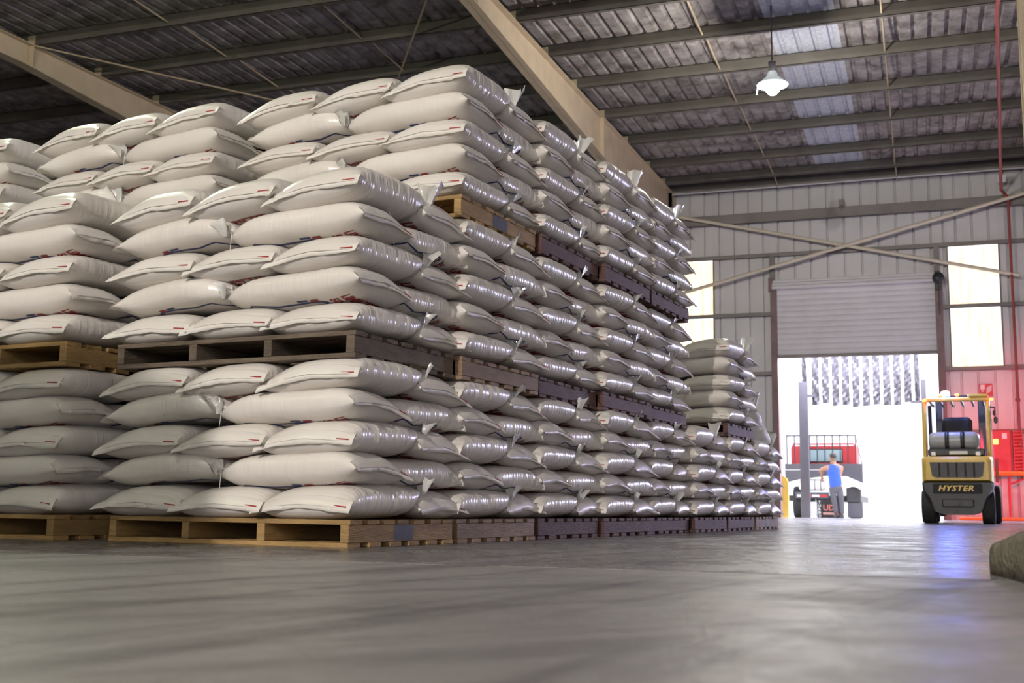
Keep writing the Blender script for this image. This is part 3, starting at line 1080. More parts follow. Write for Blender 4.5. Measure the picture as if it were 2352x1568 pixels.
SIDE = ('F0', 'B0', 'G0', 'C0')
FRONT = ('F0', 'F1', 'F2', 'B0', 'G0', 'G1', 'C0')
GA = 'white bags stacked on pallets along the aisle'
stack(0, 0, 2, {0: FRONT, 1: FRONT}, 'nearest stack', 0, ('pine', 'grey', 'pine'), GA, (0,))
stack(0.0, ROW, 3, {0: SIDE, 1: SIDE, 2: FRONT}, 'second aisle stack', 0, ('tan', 'tan', 'pine'), GA, (2,))
stack(0.0, 2 * ROW, 3, {0: SIDE, 1: SIDE, 2: SIDE}, 'third aisle stack', 1, ('brown', 'brown', 'brown'), GA)
stack(0.02, 3 * ROW, 3, {0: SIDE, 1: SIDE, 2: SIDE}, 'fourth aisle stack', 1, ('brown', 'brown', 'brown'), GA)
stack(0.0, 4 * ROW, 3, {0: SIDE, 1: SIDE, 2: SIDE}, 'fifth aisle stack', 1, ('brown', 'brown', 'brown'), GA)
stack(0.03, 5 * ROW, 1, {0: SIDE}, 'sixth aisle stack', 2, ('brown',), GA)
stack(0.03, 6 * ROW, 2, {0: SIDE, 1: SIDE}, 'seventh aisle stack', 2, ('brown', 'brown'), GA)
stack(0.03, 7 * ROW, 1, {0: SIDE}, 'eighth aisle stack', 2, ('tan',), GA, (0,))
LEFT = ('F0', 'F1', 'B0', 'G0', 'C0')
stack(-1.37, -.14, 2, {0: LEFT, 1: LEFT}, 'left edge stack', 0, ('pine', 'pine'), GA, dz=.01)
stack(-1.42, ROW - .03, 3, {2: FRONT}, 'rear left stack', 0, ('pine', 'pine', 'pine'), GA, dz=.01)
stack(-2.93, ROW - .08, 3, {1: SIDE, 2: SIDE}, 'far left stack', 1, ('pine', 'pine', 'pine'), GA)
im = bpy.data.meshes.new('bag_mass'); im.from_pydata(inner_v, [], inner_f); im.materials.append(MATS['bag'])
im.polygons.foreach_set('use_smooth', [True] * len(im.polygons))
a_ = im.attributes.new('wrap', 'FLOAT_VECTOR', 'POINT'); a_.data.foreach_set('vector', np.array(inner_v, np.float32).ravel())
io = link(bpy.data.objects.new('inner_bags', im))
tag(io, 'white bags buried inside the stacks behind the outer ones', 'bags', kind='stuff')

# ------------------------------------------------------------------ fittings on the far wall and roof
def high_bay(loc, label, power, col=(1.0, .95, .86)):
    root = tag(empty('high_bay_lamp', loc), label, 'lamp', 'high bay lamps under the roof')
    zr = roof_z(loc[1]) + .2 - loc[2]
    MB().lathe([(.228, 0), (.22, .015), (.16, .07), (.09, .13), (.06, .21)], 28).build('reflector', simple('lit_acrylic', (.8, .85, .9), .4, emit=(.8, .95, 1.0), estr=.25), root)
    MB().lathe([(.06, .21), (.06, .36), (.0, .37)], 16).build('ballast', M_STEEL, root)
    MB().lathe([(.0, -.15), (.05, -.14), (.09, -.10), (.115, -.03), (.12, -.002), (.225, -.002)], 28).build('diffuser', M_LAMP, root)
    MB().tube([(0, 0, .36), (0, 0, zr)], .012, 6).build('hanger', M_DARK, root)
    m = MB(); m.box((-.225, -.012, -.16), (-.21, .012, .02), Matrix.Rotation(.16, 4, 'Y'), .003)
    m.build('clip', M_STEEL, root)
    l = add_light('high_bay_light', 'POINT', (0, 0, -.26), power, col, .10)
    l.parent = root
    return root


high_bay((-1.90, 17.0, 6.47), 'glowing round high bay lamp hanging under the roof', 480)
high_bay((-2.4, -2.5, 6.1), 'added high bay lamp above the aisle, unseen behind the camera', 170, (.97, 1.0, .84))  # unseen lamp added as overhead fill on the bags
high_bay((-9.5, -2.0, 6.1), 'added high bay lamp above the left side, unseen behind the camera', 120, (.75, 1.0, .38))  # unseen lamp added for a greenish fill from the left
high_bay((-7.6, 7.0, 6.2), 'added high bay lamp above the left stacks, out of view', 400, (.92, 1.0, .70))  # unseen lamp added to brighten the left part of the roof
high_bay((-2.2, -9.2, 5.5), 'added high bay lamp near the rear door, unseen key light', 4500, (1.0, .92, .86))  # unseen lamp added as the key on the bag fronts

# red sprinkler pipe: along the roof, then down the wall
m = MB(); m.tube([(1.15, -5, 6.45), (1.28, 17.4, 7.42), (1.9, 27.3, 7.30), (2.06, 27.62, 7.2), (2.06, 27.66, 6.9), (2.06, 27.66, .9)], .032, 8)
m.tube([(2.06, 27.66, 1.62), (2.06, 27.66, 1.72)], .06, 8); m.tube([(2.06, 27.66, 2.6), (2.06, 27.66, 2.66)], .05, 8)
tag(m.build('sprinkler_pipe', simple('pipe_red', (.30, .045, .045), .5, noise=.2)), 'thin red pipe running under the roof and down the far wall', 'pipe')
m = MB(); m.box((1.86, 27.50, 7.54), (2.04, 27.62, 7.72), bev=.015)
jb = tag(m.build('junction_box', M_WHITE), 'small white junction box under the eave by the red pipe', 'junction box')
MB().box((1.88, 27.492, 7.56), (2.02, 27.5, 7.70)).build('lid', M_WHITE, jb)

fs = empty('fire_sign', (1.29, 27.90, 2.75)); tag(fs, 'red fire hose sign on the far wall above the cabinet', 'sign')
MB().box((0, 0, 0), (.28, .012, .28), bev=.004).build('board', M_REDP, fs)
m = MB(); m.box((.03, -.003, .15), (.12, .0, .26)); m.box((.05, -.003, .10), (.10, 0, .13)); m.build('print', M_WHITE, fs)
m = MB()
for i in range(5):
    a = .15 + i * .022
    m.prism([(a, .06 + i * .012), (a + .016, .06 + i * .012), (a + .03, .2 + i * .012), (a + .014, .2 + i * .012)], -.003, 0, 'y')
m.build('flame_print', M_WHITE, fs)

fc = empty('fire_cabinet', (1.30, 27.62, .98)); tag(fc, 'tall red fire hose cabinet under the sign on far wall', 'cabinet')
MB().box((0, .02, 0), (.58, .36, 1.0), bev=.01).build('body', M_REDP, fc)
d_ = MB().box((.02, 0, .02), (.56, .02, .98), bev=.006).build('door', M_REDP, fc)
MB().box((.40, -.006, .80), (.50, 0, .92)).build('label_plate', M_WHITE, d_)
MB().tube([(.06, -.015, .42), (.06, -.015, .58)], .012, 6).build('handle', M_STEEL, d_)
lc = empty('louvre_panel', (1.92, 27.60, 1.0)); tag(lc, 'red louvred panel beside the fire cabinet', 'panel')
MB().box((0, .04, 0), (.2, .3, .96)).build('back', M_REDP, lc)
for i in range(12):
    m = MB(); m.prism([(0.0, .04 + i * .075), (.04, .07 + i * .075), (.04, .095 + i * .075), (0.0, .065 + i * .075)], 0.02, .18, 'x')
    m.build('slat', M_REDP, lc)
gr = empty('guard_rail', (1.15, 27.1, 0)); tag(gr, 'orange tubular guard rail along the far wall', 'rail')
MB().tube([(0, 0, 1.0), (2.6, 0, 1.0)], .05, 10).build('rail', M_ORANGE, gr)
for x in (.62, 2.2):
    MB().tube([(x, 0, 0), (x, 0, .98)], .035, 8).build('post', M_REDP, gr)
MB().tube([(.64, 0, .78), (1.05, 0, .95)], .02, 8).build('stay', M_REDP, gr)
tag(MB().box((.75, 27.05, 0), (3.4, 27.2, .07), bev=.015).build('orange_kerb', M_ORANGE), 'low orange kerb on the floor beneath the guard rail', 'kerb')

# ------------------------------------------------------------------ forklift, seen from behind
FK = empty('forklift', (.50, 18.5, 0), math.radians(-4)); tag(FK, 'yellow and black forklift with flashing blue beacon facing away', 'forklift')
def rounded_poly(x0, x1, z0, z1, r, n=5, top_only=False):
    p = []
    for cx, cz, a0, rr in ((x1 - r, z1 - r, 0, r), (x0 + r, z1 - r, 90, r), (x0, z0, 180, 0), (x1, z0, 270, 0)):
        if rr and True:
            for k in range(n + 1):
                a = math.radians(a0 + 90 * k / n); p.append((cx + r * math.cos(a), cz + r * math.sin(a)))
        else:
            p.append((cx, cz))
    return p
# counterweight: rounded yellow shell in slices so that the back bulges
def loft(name, mat, slices, parent):
    n = len(slices[0][0]); v = []; f = []
    for poly, y in slices:
        v += [(a, y, b_) for a, b_ in poly]
    for i in range(len(slices) - 1):
        for k in range(n):
            k2 = (k + 1) % n
            f.append((i*n + k, i*n + k2, (i+1)*n + k2, (i+1)*n + k))
    f.append(tuple(reversed(range(n)))); f.append(tuple(range((len(slices)-1)*n, len(slices)*n)))
    m = MB(); m.add(v, f)
    return m.build(name, mat, parent)
cw = loft('counterweight', M_YELLOW, [(rounded_poly(-.43, .43, .64, .95, .07), -.06), (rounded_poly(-.475, .475, .62, .985, .07), 0.0), (rounded_poly(-.50, .50, .60, 1.0, .06), .12), (rounded_poly(-.50, .50, .60, 1.0, .05), .55)], FK)
gp = [(-.375, .90), (.385, .90), (.355, .70), (.30, .675), (-.29, .675), (-.345, .70)]
m = MB(); m.prism(gp, -.085, -.055, 'y'); gl = m.build('grille', M_DARK, cw)
for x in (-.24, -.12, 0, .12, .24):
    m = MB(); m.box((x - .012, -.092, .69), (x + .012, -.084, .89)); m.build('grille_bar', M_RUBBER, gl)
lowp = [(-.50, .60), (.50, .60), (.49, .50), (.40, .36), (.34, .18), (.20, .13), (-.20, .13), (-.34, .18), (-.40, .36), (-.49, .50)]
lb = loft('lower_body', M_DARK, [([(a * .94, b_) for a, b_ in lowp], -.05), (lowp, .02), (lowp, .5)], FK)
m = MB(); m.box((-.34, -.066, .44), (.34, -.048, .585), bev=.008); m.build('name_panel', M_RUBBER, lb)
v, f, asp = TXT_HYSTER
tv = [(-.265 + a * .49, -.0685, .475 + b_ * .085) for a, b_ in v]
link(bpy.data.objects.new('lettering', raw_mesh('lettering', tv, f, M_YELLOW)), lb)
m = MB(); m.box((-.22, -.075, .24), (.22, -.04, .36), bev=.02); m.tube([(0, -.06, .30), (0, -.13, .30)], .03, 8); m.build('tow_pin', M_DARK, lb)
def wheel(x, y, r, w, nm):
    M = Matrix.Translation((x, y, r)) @ Matrix.Rotation(math.pi / 2, 4, 'Y')
    m = MB(); m.lathe([(r * .45, -w/2), (r * .93, -w/2), (r, -w/2 * .75), (r, w/2 * .75), (r * .93, w/2), (r * .45, w/2), (r * .45, -w/2)], 24, M)
    t_ = m.build(nm, M_RUBBER, FK)
    m = MB(); m.lathe([(0, -w/2 * .6), (r * .46, -w/2 * .6), (r * .46, w/2 * .6), (0, w/2 * .6)], 16, M); m.build('hub', M_STEEL, t_)
wheel(-.42, .30, .25, .20, 'wheel'); wheel(.41, .30, .25, .18, 'wheel')
wheel(-.46, 1.55, .30, .22, 'wheel'); wheel(.46, 1.55, .30, .22, 'wheel')
m = MB(); m.box((-.42, .5, .22), (.42, 2.0, .62), bev=.03); m.build('chassis', M_DARK, FK)
m = MB(); m.box((-.40, .45, .6), (.40, 1.25, 1.02), bev=.04); m.build('hood', M_YELLOW, FK)
# gas bottle across the back with two straps
Mt = Matrix.Translation((-.035, .24, 1.235)) @ Matrix.Rotation(math.pi / 2, 4, 'Y')
m = MB(); m.lathe([(0, -.36), (.08, -.355), (.122, -.31), (.132, -.26), (.132, .26), (.122, .31), (.08, .355), (0, .36)], 24, Mt)
gt = m.build('gas_bottle', simple('bottle_grey', (.42, .44, .46), .35, noise=.08), FK)
for x in (-.13, .09):
    m = MB(); m.lathe([(.136, -.03), (.138, -.03), (.138, .03), (.136, .03), (.136, -.03)], 24, Matrix.Translation((x, .24, 1.235)) @ Matrix.Rotation(math.pi / 2, 4, 'Y')); m.build('strap', M_DARK, gt)
m = MB(); m.box((-.40, .10, 1.0), (.40, .38, 1.11), bev=.02); m.build('bottle_cradle', M_DARK, FK)
m = MB(); m.box((-.10, .06, 1.02), (.16, .10, 1.07), bev=.008); m.build('number_plate', M_WHITE, FK)
for x in (-.32, .30):
    m = MB(); m.box((x - .035, .05, 1.0), (x + .035, .10, 1.06), bev=.012); m.build('reflector_lamp', simple('clear_lamp', (.85, .8, .85), .2), FK)
# overhead guard
gd = empty('overhead_guard', (0, 0, 0), 0, FK)
for x in (-.45, .46):
    m = MB(); m.tube([(x, .30, .98), (x, .28, 1.5), (x * .98, .42, 1.86)], .032, 8); m.build('guard_post', M_YELLOW, gd)
    m = MB(); m.tube([(x, 1.75, .9), (x * .98, 1.5, 1.88)], .032, 8); m.build('guard_post', M_DARK, gd)
m = MB(); m.box((-.46, .36, 1.84), (.48, .44, 1.90), bev=.015); m.build('guard_beam', M_YELLOW, gd)
m = MB(); m.box((.18, .34, 1.90), (.47, .44, 1.945), bev=.012); m.build('light_bar', M_YELLOW, gd)
for x in np.linspace(-.38, .38, 6):
    m = MB(); m.box((x - .015, .42, 1.85), (x + .015, 1.55, 1.885)); m.build('guard_slat', M_DARK, gd)
# mast and seat
for x in (-.33, .33):
    m = MB(); m.box((x - .055, 2.05, .1), (x + .055, 2.2, 2.05), bev=.01); m.build('mast_rail', M_DARK, FK)
for z in (.7, 1.3, 2.0):
    m = MB(); m.box((-.33, 2.07, z), (.33, 2.15, z + .09)); m.build('mast_crossbar', M_DARK, FK)
st = MB().box((-.24, .72, 1.02), (.24, 1.2, 1.14), bev=.05).build('seat', M_RUBBER, FK)
MB().box((-.22, .62, 1.10), (.22, .74, 1.62), bev=.06).build('backrest', M_RUBBER, st)
m = MB(); m.tube([(0, 1.62, .95), (0, 1.5, 1.3)], .025, 8)
sw = m.build('steering_column', M_DARK, FK)
m = MB(); m.tube([(.15 * math.cos(t), 1.49 + .05 * math.sin(t), 1.32 + .14 * math.sin(t)) for t in np.linspace(0, 2 * math.pi, 17)], .014, 6); m.build('steering_wheel', M_DARK, sw)
m = MB(); m.tube([(.47, .42, 1.75), (.55, .44, 1.74)], .012, 6); m.box((.53, .42, 1.50), (.585, .47, 1.60), bev=.02); m.box((.52, .42, 1.62), (.56, .46, 1.70), bev=.015); m.tube([(.55, .44, 1.74), (.55, .44, 1.55)], .01, 6)
m.build('mirror', M_DARK, FK)
# beacon and tail lamps
bc = MB().lathe([(.07, 0), (.07, .02), (.06, .025)], 16, Matrix.Translation((-.14, .40, 1.90))).build('beacon_base', M_DARK, FK)
MB().lathe([(.062, .02), (.062, .07), (.045, .10), (0, .11)], 16, Matrix.Translation((-.14, .40, 1.90))).build('beacon', M_BLUELAMP, bc)
for x, y, z in ((-.44, .33, 1.84), (.51, .35, 1.84), (.03, .33, 1.915), (-.2, .33, 1.915)):
    MB().box((x - .03, y - .03, z), (x + .03, y, z + .035), bev=.01).build('tail_lamp', M_REDLAMP, FK)
l = add_light('beacon_light', 'POINT', (-.14, .36, 2.1), 55, (.12, .2, 1.0), .06); l.parent = FK
l = add_light('blue_floor_spot', 'SPOT', (-.14, .33, 1.98), 75, (.10, .12, 1.0), .05, target=(.1, -2.0, 0), spot=math.radians(50), blend=.8); l.parent = FK
m = MB(); m.box((.52, .55, .62), (.565, .63, .98), bev=.01); m.build('side_bar', M_REDP, FK)
sl = MB().box((.50, .66, 1.20), (.58, .74, 1.28), bev=.01).build('side_lamp', M_REDLAMP, FK)
l = add_light('red_side_light', 'SPOT', (.64, .75, 1.30), 1900, (1.0, .05, .09), .04, target=(1.5, 8.6, 1.0), spot=math.radians(48), blend=.8); l.parent = FK

# ------------------------------------------------------------------ outside the door
for x, nm in ((-2.70, 'left'), (.12, 'right')):
    m = MB(); m.box((x - .11 if nm == 'left' else x - .06, 29.42, -.05), (x + .11 if nm == 'left' else x + .06, 29.58, 3.33), bev=.01)
    m.box((x + .10, 29.46, 2.95), (x + .28, 29.54, 3.02)) if nm == 'left' else m.box((x - .3, 29.46, 2.76), (x - .05, 29.54, 2.82))
    tag(m.build('canopy_post', M_GREY), 'dark steel canopy post standing outside the %s side of the open doorway' % nm, 'post')
cv = empty('hanging_sheets', (0, 29.6, 2.70)); tag(cv, 'row of crinkled dark sheets hanging across the top of the doorway', 'curtain')
M_FOIL = simple('crinkled_sheet', (.085, .085, .09), .4, noise=.5, nscale=5, bump=.8, bscale=7, stretch=(1, 1, .6))
xs = np.linspace(-2.78, .12, 13)
for i, x in enumerate(xs[:-1]):
    w = .178 if i not in (0, 11) else .12
    n = 14; v, f = [], []
    zb = .02 + random.uniform(-.05, .10)
    for j in range(n):
        z = zb + (1.4 - zb) * j / (n - 1)
        for k in range(4):
            xx = x + .04 + w * k / 3 + random.uniform(-.006, .006)
            v.append((xx, .03 * math.sin(k * 2.1 + j * 1.7) + random.uniform(-.012, .012), z))
    for j in range(n - 1):
        for k in range(3):
            f.append((j*4 + k, j*4 + k + 1, j*4 + k + 5, j*4 + k + 4))
    o = bpy.data.objects.new('sheet', raw_mesh('sheet', v, f, M_FOIL)); link(o, cv)
    sm = o.modifiers.new('thickness', 'SOLIDIFY'); sm.thickness = .004
MB().box((-2.85, -.05, 1.38), (.2, .05, 1.46)).build('curtain_rail', M_GREY, cv)
tag(MB().prism([(-3.30, 0), (-3.02, 0), (-3.02, .82), (-3.05, .92), (-3.12, .98), (-3.20, .98), (-3.27, .92), (-3.30, .82)], 28.55, 28.75, 'y').build('bollard', M_YELLOW, None), 'yellow round-topped bollard just outside the door jamb', 'bollard')

yw = empty('yard_wall', (0, 46, 0)); tag(yw, 'sunlit white building across the yard', 'building')
for i, x in enumerate(np.arange(-12, 12, 2.0)):
    MB().box((x + .01, 0, -.05), (x + 1.99, .3, 4.3), bev=.01).build('wall_panel', M_WHITE, yw)
MB().box((-1.9, -.9, 1.5), (1.6, 0, 1.62)).build('ledge', M_WHITE, yw)

# truck: back of the cab with its rack, body panel, tank and mud flap
TK = empty('truck', (-2.42, 31.6, -.03)); tag(TK, 'red truck cab with black rack and grey body behind the man', 'truck')
X = lambda x: x + 2.42
cabm = MB(); cabm.prism([(X(-3.28), 1.30), (X(-1.60), 1.30), (X(-1.60), 1.85), (X(-1.66), 1.98), (X(-3.22), 1.98), (X(-3.28), 1.85)], .35, 1.9, 'y')
cb = cabm.build('cab', M_REDP, TK)
MB().box((X(-3.06), .325, 1.47), (X(-1.94), .345, 1.83), bev=.01).build('window_frame', M_DARK, cb)
MB().box((X(-3.03), .310, 1.50), (X(-1.97), .326, 1.80)).build('rear_window', M_GLASS, cb)
for a, b_ in ((-2.95, -2.84), (-2.5, -2.36), (-2.3, -2.16)):
    MB().box((X(a), .9, 1.46), (X(b_), 1.0, 1.62), bev=.03).build('headrest', M_RUBBER, cb)
MB().box((X(-3.2), .32, 1.90), (X(-1.66), .35, 1.94)).build('cab_stripe', M_WHITE, cb)
rk = empty('rack', (0, 0, 0), 0, TK)
for x in np.linspace(-3.36, -1.60, 10):
    MB().tube([(X(x), .12, 1.42), (X(x), .12, 2.17)], .017, 6).build('rack_bar', M_DARK, rk)
MB().tube([(X(-3.38), .12, 2.17), (X(-1.60), .12, 2.17)], .02, 6).build('rack_rail', M_DARK, rk)
MB().tube([(X(-1.60), .12, 2.15), (X(-1.45), .12, 1.42)], .012, 6).build('rack_stay', M_DARK, rk)
bp_ = MB(); bp_.prism([(X(-3.41), .93), (X(-3.05), 1.02), (X(-2.55), 1.08), (X(-2.3), 1.12), (X(-1.85), 1.10), (X(-1.44), .92), (X(-1.44), 1.42), (X(-3.41), 1.42)], .0, .25, 'y')
bd = bp_.build('body_panel', M_GREY, TK)
MB().box((X(-3.41), -.01, 1.255), (X(-2.4), 0, 1.27)).build('trim_strip', M_WHITE, bd)
tk_ = MB(); tk_.lathe([(0, -.33), (.11, -.33), (.15, -.28), (.15, .28), (.11, .33), (0, .33)], 16, Matrix.Translation((X(-2.73), .12, .87)) @ Matrix.Rotation(math.pi/2, 4, 'Y'))
tn = tk_.build('fuel_tank', M_WHITE, TK)
for x in (-2.95, -2.80, -2.65, -2.50):
    MB().lathe([(.152, -.008), (.156, -.008), (.156, .008), (.152, .008), (.152, -.008)], 16, Matrix.Translation((X(x), .12, .87)) @ Matrix.Rotation(math.pi/2, 4, 'Y')).build('tank_band', M_GREY, tn)
MB().box((X(-3.15), .0, .52), (X(-2.30), .12, .68)).build('side_beam', M_GREY, TK)
for i in range(4):
    MB().box((X(-3.11 + i * .19), -.008, .555), (X(-3.11 + (i + 1) * .19), 0, .615)).build('reflector_strip', M_REDP if i % 2 else M_WHITE, TK)
fp = MB().box((X(-2.61), .0, .02), (X(-2.02), .03, .50), bev=.012).build('mud_flap', M_RUBBER, TK)
m = MB(); m.tube([(X(-2.63), -.01, .5), (X(-2.63), -.01, .05), (X(-2.58), -.01, .01), (X(-2.0), -.01, .01)], .014, 6); m.build('flap_frame', M_STEEL, fp)
v, f, asp = TXT_UD
link(bpy.data.objects.new('lettering', raw_mesh('lettering', [(X(-2.45 + a * .28), -.004, .20 + b_ * .16) for a, b_ in v], f, simple('flap_red', (.62, .18, .14), .5))), fp)
for i, (v, f, asp) in enumerate(TXT_TURBO):
    link(bpy.data.objects.new('lettering', raw_mesh('lettering', [(X(-2.575 + a * .065), -.004, .385 - i * .088 + b_ * .072) for a, b_ in v], f, M_WHITE)), fp)
MB().box((X(-2.46), -.004, .10), (X(-2.06), -.001, .16)).build('flap_band', simple('flap_pink', (.55, .30, .27), .5), fp)
for x in (-3.1, -1.66):
    M = Matrix.Translation((X(x), .55, .42)) @ Matrix.Rotation(math.pi / 2, 4, 'Y')
    m = MB(); m.lathe([(.2, -.14), (.40, -.14), (.42, -.1), (.42, .1), (.40, .14), (.2, .14), (.2, -.14)], 20, M); m.build('wheel', M_RUBBER, TK)
MB().box((X(-1.84), .05, .03), (X(-1.46), .09, .42), bev=.01).build('mud_flap', M_GREY, TK)
m = MB(); m.prism([(X(-1.90), 1.06), (X(-1.35), .80), (X(-1.35), .68), (X(-1.90), .95)], -.08, .02, 'y'); m.build('ramp_arm', M_WHITE, TK)
MB().box((X(-1.86), .02, .42), (X(-1.50), .3, .80), bev=.02).build('axle_box', M_DARK, TK)
MB().box((X(-3.35), .3, .45), (X(-1.5), 4.5, .60)).build('chassis', M_DARK, TK)

# ------------------------------------------------------------------ small things by the far end of the stacks
M_BULK = simple('bulk_white', (.92, .92, .92), .5, noise=.03, bump=.4, bscale=9)
wbk = empty('bulk_bag', S(-.24, 7 * ROW + .42, LEVZ[1]), SA); tag(wbk, 'crumpled white bulk bag lying on the eighth aisle stack', 'bulk bag')
v, f = [], []
r = np.random.default_rng(5)
n, k_ = 9, 14
for i in range(n):
    z = .40 * i / (n - 1); rr = .30 * (1 - (i / (n - 1)) ** 2.2 * .75)
    for k in range(k_):
        a = 2 * math.pi * k / k_
        q = rr * (1 + r.uniform(-.10, .10))
        v.append((q * math.cos(a) * .95, q * math.sin(a) * .8, z + r.uniform(-.012, .012)))
for i in range(n - 1):
    for k in range(k_):
        f.append((i*k_ + k, i*k_ + (k+1) % k_, (i+1)*k_ + (k+1) % k_, (i+1)*k_ + k))
f.append(tuple(range((n-1)*k_, n*k_)))
link(bpy.data.objects.new('body', raw_mesh('body', v, f, M_BULK, True)), wbk)
for a in (.2, 2.2, 4.0):
    m = MB(); m.tube([(.16 * math.cos(a), .14 * math.sin(a), .34), (.2 * math.cos(a + .3), .18 * math.sin(a + .3), .46), (.12 * math.cos(a + .7), .10 * math.sin(a + .7), .36)], .018, 6); m.build('lifting_loop', M_WHITE, wbk)

eq = empty('pump_cart', (-1.98, 15.6, 0)); tag(eq, 'orange cart with green cap half hidden behind the last stacks', 'cart')
MB().box((-.10, -.08, .08), (.10, .08, 1.02), bev=.02).build('body', M_ORANGE, eq)
for x in (-.05, .02, .07):
    MB().tube([(x, 0, 1.02), (x, 0, 1.13)], .02, 6).build('knob', M_ORANGE, eq)
MB().box((-.11, -.09, 1.14), (.11, .09, 1.20), bev=.02).build('cap', simple('green_paint', (.10, .35, .05), .5, noise=.1), eq)
MB().box((-.10, -.07, 1.02), (.10, .07, 1.14), bev=.01).build('neck', M_DARK, eq)
for x in (-.11, .11):
    MB().lathe([(0, -.02), (.07, -.02), (.07, .02), (0, .02)], 14, Matrix.Translation((x, 0, .07)) @ Matrix.Rotation(math.pi/2, 4, 'Y')).build('wheel', M_RUBBER, eq)

# ------------------------------------------------------------------ the man leaning on the truck
def skin(name, verts, edges, radii, mat, parent=None, sub=2, root=0):
    me = bpy.data.meshes.new(name); me.from_pydata(verts, edges, []); me.update()
    o = bpy.data.objects.new(name, me); link(o, parent)
    md = o.modifiers.new('skin', 'SKIN'); md.use_smooth_shade = True
    for i, sv in enumerate(me.skin_vertices[0].data):
        rr = radii[i]; sv.radius = (rr, rr) if not isinstance(rr, tuple) else rr
        sv.use_root = (i == root)
    ss = o.modifiers.new('subdivision', 'SUBSURF'); ss.levels = sub; ss.render_levels = sub
    me.materials.append(mat)
    return o
M_SKIN = simple('skin', (.36, .19, .12), .5, noise=.06)
M_SHIRT = simple('blue_shirt', (.03, .10, .50), .6, noise=.12, nscale=9, bump=.2, bscale=12)
M_PANTS = simple('charcoal_cloth', (.075, .072, .085), .7, noise=.15, nscale=9, bump=.2, bscale=12)
M_HAIR = simple('dark_hair', (.02, .016, .014), .6, noise=.3, nscale=30)
PV = [(-.02, 0, .86), (-.03, .02, 1.05), (-.05, .05, 1.27), (-.07, .07, 1.40), (-.085, .09, 1.47),      # pelvis, waist, chest, neck, skull base
      (-.25, .03, 1.30), (-.40, .16, 1.255), (-.385, .26, 1.14), (-.38, .29, 1.06),                    # left arm
      (.13, .10, 1.30), (-.06, .30, 1.22), (-.26, .36, 1.25), (-.33, .37, 1.24),                       # right arm across
      (-.11, .0, .80), (-.05, -.02, .44), (-.02, .04, .07), (-.07, .17, .02),                         # left leg
      (.07, .02, .80), (.10, .0, .44), (.115, .02, .07), (.08, .15, .02)]                              # right leg
PE = [(0, 1), (1, 2), (2, 3), (3, 4), (2, 5), (5, 6), (6, 7), (7, 8), (2, 9), (9, 10), (10, 11), (11, 12), (0, 13), (13, 14), (14, 15), (15, 16), (0, 17), (17, 18), (18, 19), (19, 20)]
PR = [(.15, .11), (.145, .10), (.16, .11), .055, .06, .06, .042, .034, .03, .06, .042, .034, .03, .085, .055, .04, .035, .085, .055, .04, .035]
person = skin('person', PV, PE, PR, M_SKIN)
person.location = (-2.06, 31.0, -.03)
tag(person, 'man in a blue sleeveless shirt leaning on the truck outside the door', 'person')
# head with face features, hair and ears
Mh = Matrix.Translation((-.085, .10, 1.555)) @ Matrix.Rotation(math.radians(35), 4, 'Z')
v, f = [], []
nz_, na = 12, 18
for i in range(nz_ + 1):
    t = math.pi * i / nz_
    for k in range(na):
        a = 2 * math.pi * k / na
        z = -.115 * math.cos(t); rr = math.sin(t) ** .85
        x = .074 * rr * math.cos(a); y = .094 * rr * math.sin(a)
        if z < 0: x *= 1 + z * 2.2; y = y * (1 + z * 1.2) + .012 * (-z / .1)
        if y > 0.05 and abs(x) < .018 and -.035 < z < .015: y += .022          # nose
        if y > 0.05 and .018 < abs(x) < .045 and -.005 < z < .03: y -= .008    # eye hollows
        v.append(Mh @ Vector((x, y, z)))
for i in range(nz_):
    for k in range(na):
        f.append((i*na + k, i*na + (k+1) % na, (i+1)*na + (k+1) % na, (i+1)*na + k))
hd = link(bpy.data.objects.new('head', raw_mesh('head', v, f, M_SKIN, True)), person)
m = MB()
for sx in (-1, 1):
    m.lathe([(0, -.012), (.02, -.01), (.024, 0), (.012, .012), (0, .012)], 8, Mh @ Matrix.Translation((sx * .076, -.01, -.005)) @ Matrix.Rotation(math.pi/2, 4, 'Y'))
m.build('ear', M_SKIN, hd)
m = MB()
for sx in (-1, 1):
    m.lathe([(0, -.009), (.009, 0), (0, .009)], 8, Mh @ Matrix.Translation((sx * .03, .082, .008)))
m.build('eye', M_WHITE, hd)
m = MB(); m.box((-.024, .083, -.068), (.024, .092, -.058), Mh, .003); m.build('mouth', M_REDP, hd)
v, f = [], []
for i in range(8):
    t = math.radians(4 + i * 13.5)
    for k in range(na):
        a = 2 * math.pi * k / na
        z = .124 * math.cos(t) + .004; rr = math.sin(t) ** .85
        x = .083 * rr * math.cos(a); y = .103 * rr * math.sin(a)
        if y > 0 and z < .05: z = .05 + (z - .05) * .2
        j = 1 + .04 * math.sin(k * 5.3 + i * 2.1)
        v.append(Mh @ Vector((x * j, y * j - .006, z)))
for i in range(7):
    for k in range(na):
        f.append((i*na + k, (i+1)*na + k, (i+1)*na + (k+1) % na, i*na + (k+1) % na))
link(bpy.data.objects.new('hair', raw_mesh('hair', v, f, M_HAIR, True)), person)
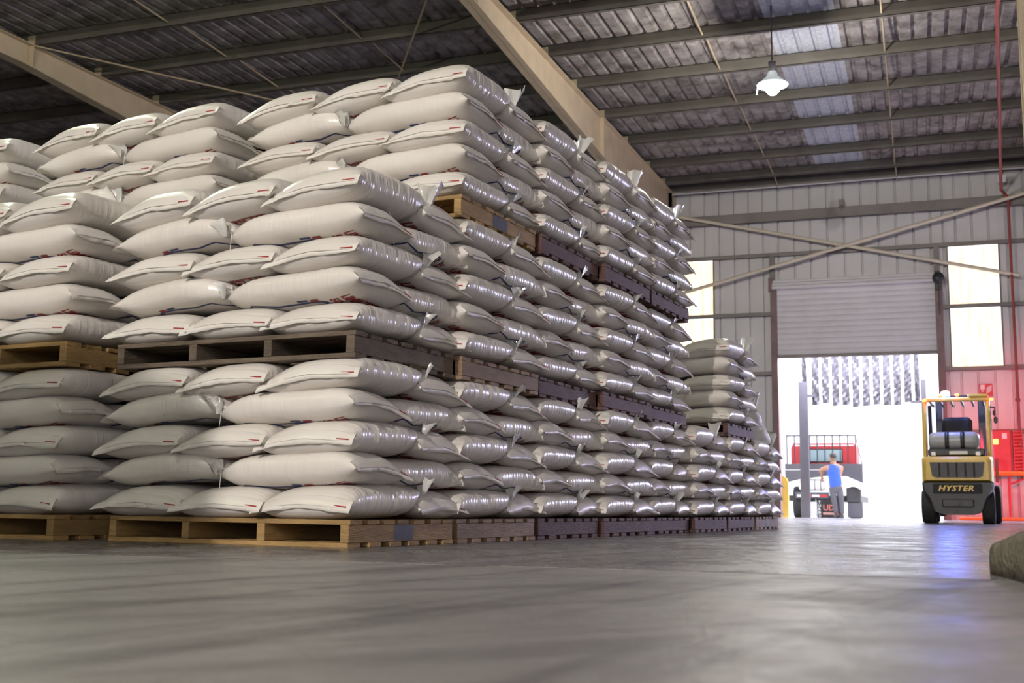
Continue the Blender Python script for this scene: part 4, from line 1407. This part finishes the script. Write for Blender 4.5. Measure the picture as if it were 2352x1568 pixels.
# hands: palm, four fingers and a thumb each
def hand(origin, d, side):
    d = Vector(d).normalized(); o = Vector(origin)
    s_ = d.cross(Vector((0, -1, 0))).normalized() * side
    nrm = s_.cross(d).normalized()
    m = MB()
    m.tube([o, o + d * .04, o + d * .085], [.026, .036, .032], 8)
    for i, ln in enumerate((.068, .078, .072, .055)):
        b0 = o + d * .08 + s_ * (-.026 + .0175 * i)
        m.tube([b0, b0 + d * ln * .5 + nrm * .006, b0 + d * ln * .85 + nrm * .028], [.0085, .008, .0065], 6)
    b0 = o + d * .03 - s_ * .032
    m.tube([b0, b0 + d * .03 - s_ * .022, b0 + d * .06 - s_ * .026 + nrm * .014], [.011, .010, .008], 6)
    return m.build('hand', M_SKIN, person)
hand((-.38, .29, 1.08), (-.05, .15, -1), 1)
hand((-.32, .37, 1.24), (-1, .25, -.25), 1)
sh = skin('shirt', [(-.02, 0, .72), (-.025, .015, .95), (-.04, .03, 1.12), (-.05, .05, 1.26), (-.065, .065, 1.345), (-.19, .04, 1.30), (.09, .085, 1.30)],
          [(0, 1), (1, 2), (2, 3), (3, 4), (3, 5), (3, 6)], [(.185, .135), (.175, .13), (.185, .13), (.18, .125), (.085, .075), (.09, .09), (.09, .09)], M_SHIRT, person)
pt = skin('trousers', [(-.02, 0, .88), (-.02, 0, .80), (-.11, .0, .70), (-.055, -.02, .42), (-.02, .03, .10), (.08, .02, .70), (.105, .0, .42), (.115, .02, .10)],
          [(0, 1), (1, 2), (2, 3), (3, 4), (1, 5), (5, 6), (6, 7)], [(.165, .12), (.165, .125), .10, .078, .066, .10, .078, .066], M_PANTS, person)
for x, y in ((-.05, .10), (.10, .08)):
    m = MB(); m.prism([(-.05, -.12), (.05, -.12), (.058, .05), (.035, .16), (-.035, .16), (-.058, .05)], 0, .10, 'z')
    m.build('shoe', M_DARK, person).location = (x, y, .0)

# unseen pile added behind the camera, shaped to shadow the lower left bags
tp = empty('added_shade_pile', (0, -1.5, 0)); tag(tp, 'added tarpaulin pile, unseen behind the camera, shading the lower left bags', 'pile')
v, f = [], []
ridge = [(-6.1, 0), (-6.1, 2.35), (-5.8, 2.52), (-2.92, 2.52), (-2.72, 2.44), (-2.50, 2.34), (-2.46, 0)]
n = len(ridge)
for j in range(5):
    for a, b_ in ridge:
        v.append((a + random.uniform(-.015, .015), -.7 + j * .3, b_ + (random.uniform(-.02, .02) if b_ > 0 else 0)))
for j in range(4):
    for k in range(n - 1):
        f.append((j*n + k, j*n + k + 1, (j+1)*n + k + 1, (j+1)*n + k))
f.append(tuple(range(n))); f.append(tuple(reversed(range(4*n, 5*n))))
m = MB(); m.add(v, f)
m.build('tarpaulin', simple('green_tarpaulin', (.13, .16, .07), .6, noise=.15, nscale=3, bump=.3, bscale=4), tp)
for y in (-.5, 0.1):
    MB().tube([(-6.13, y, .05), (-6.13, y, 2.35), (-5.8, y, 2.56), (-2.92, y, 2.56), (-2.7, y, 2.47), (-2.47, y, 2.36), (-2.43, y, .05)], .01, 6).build('rope', M_THREAD, tp)
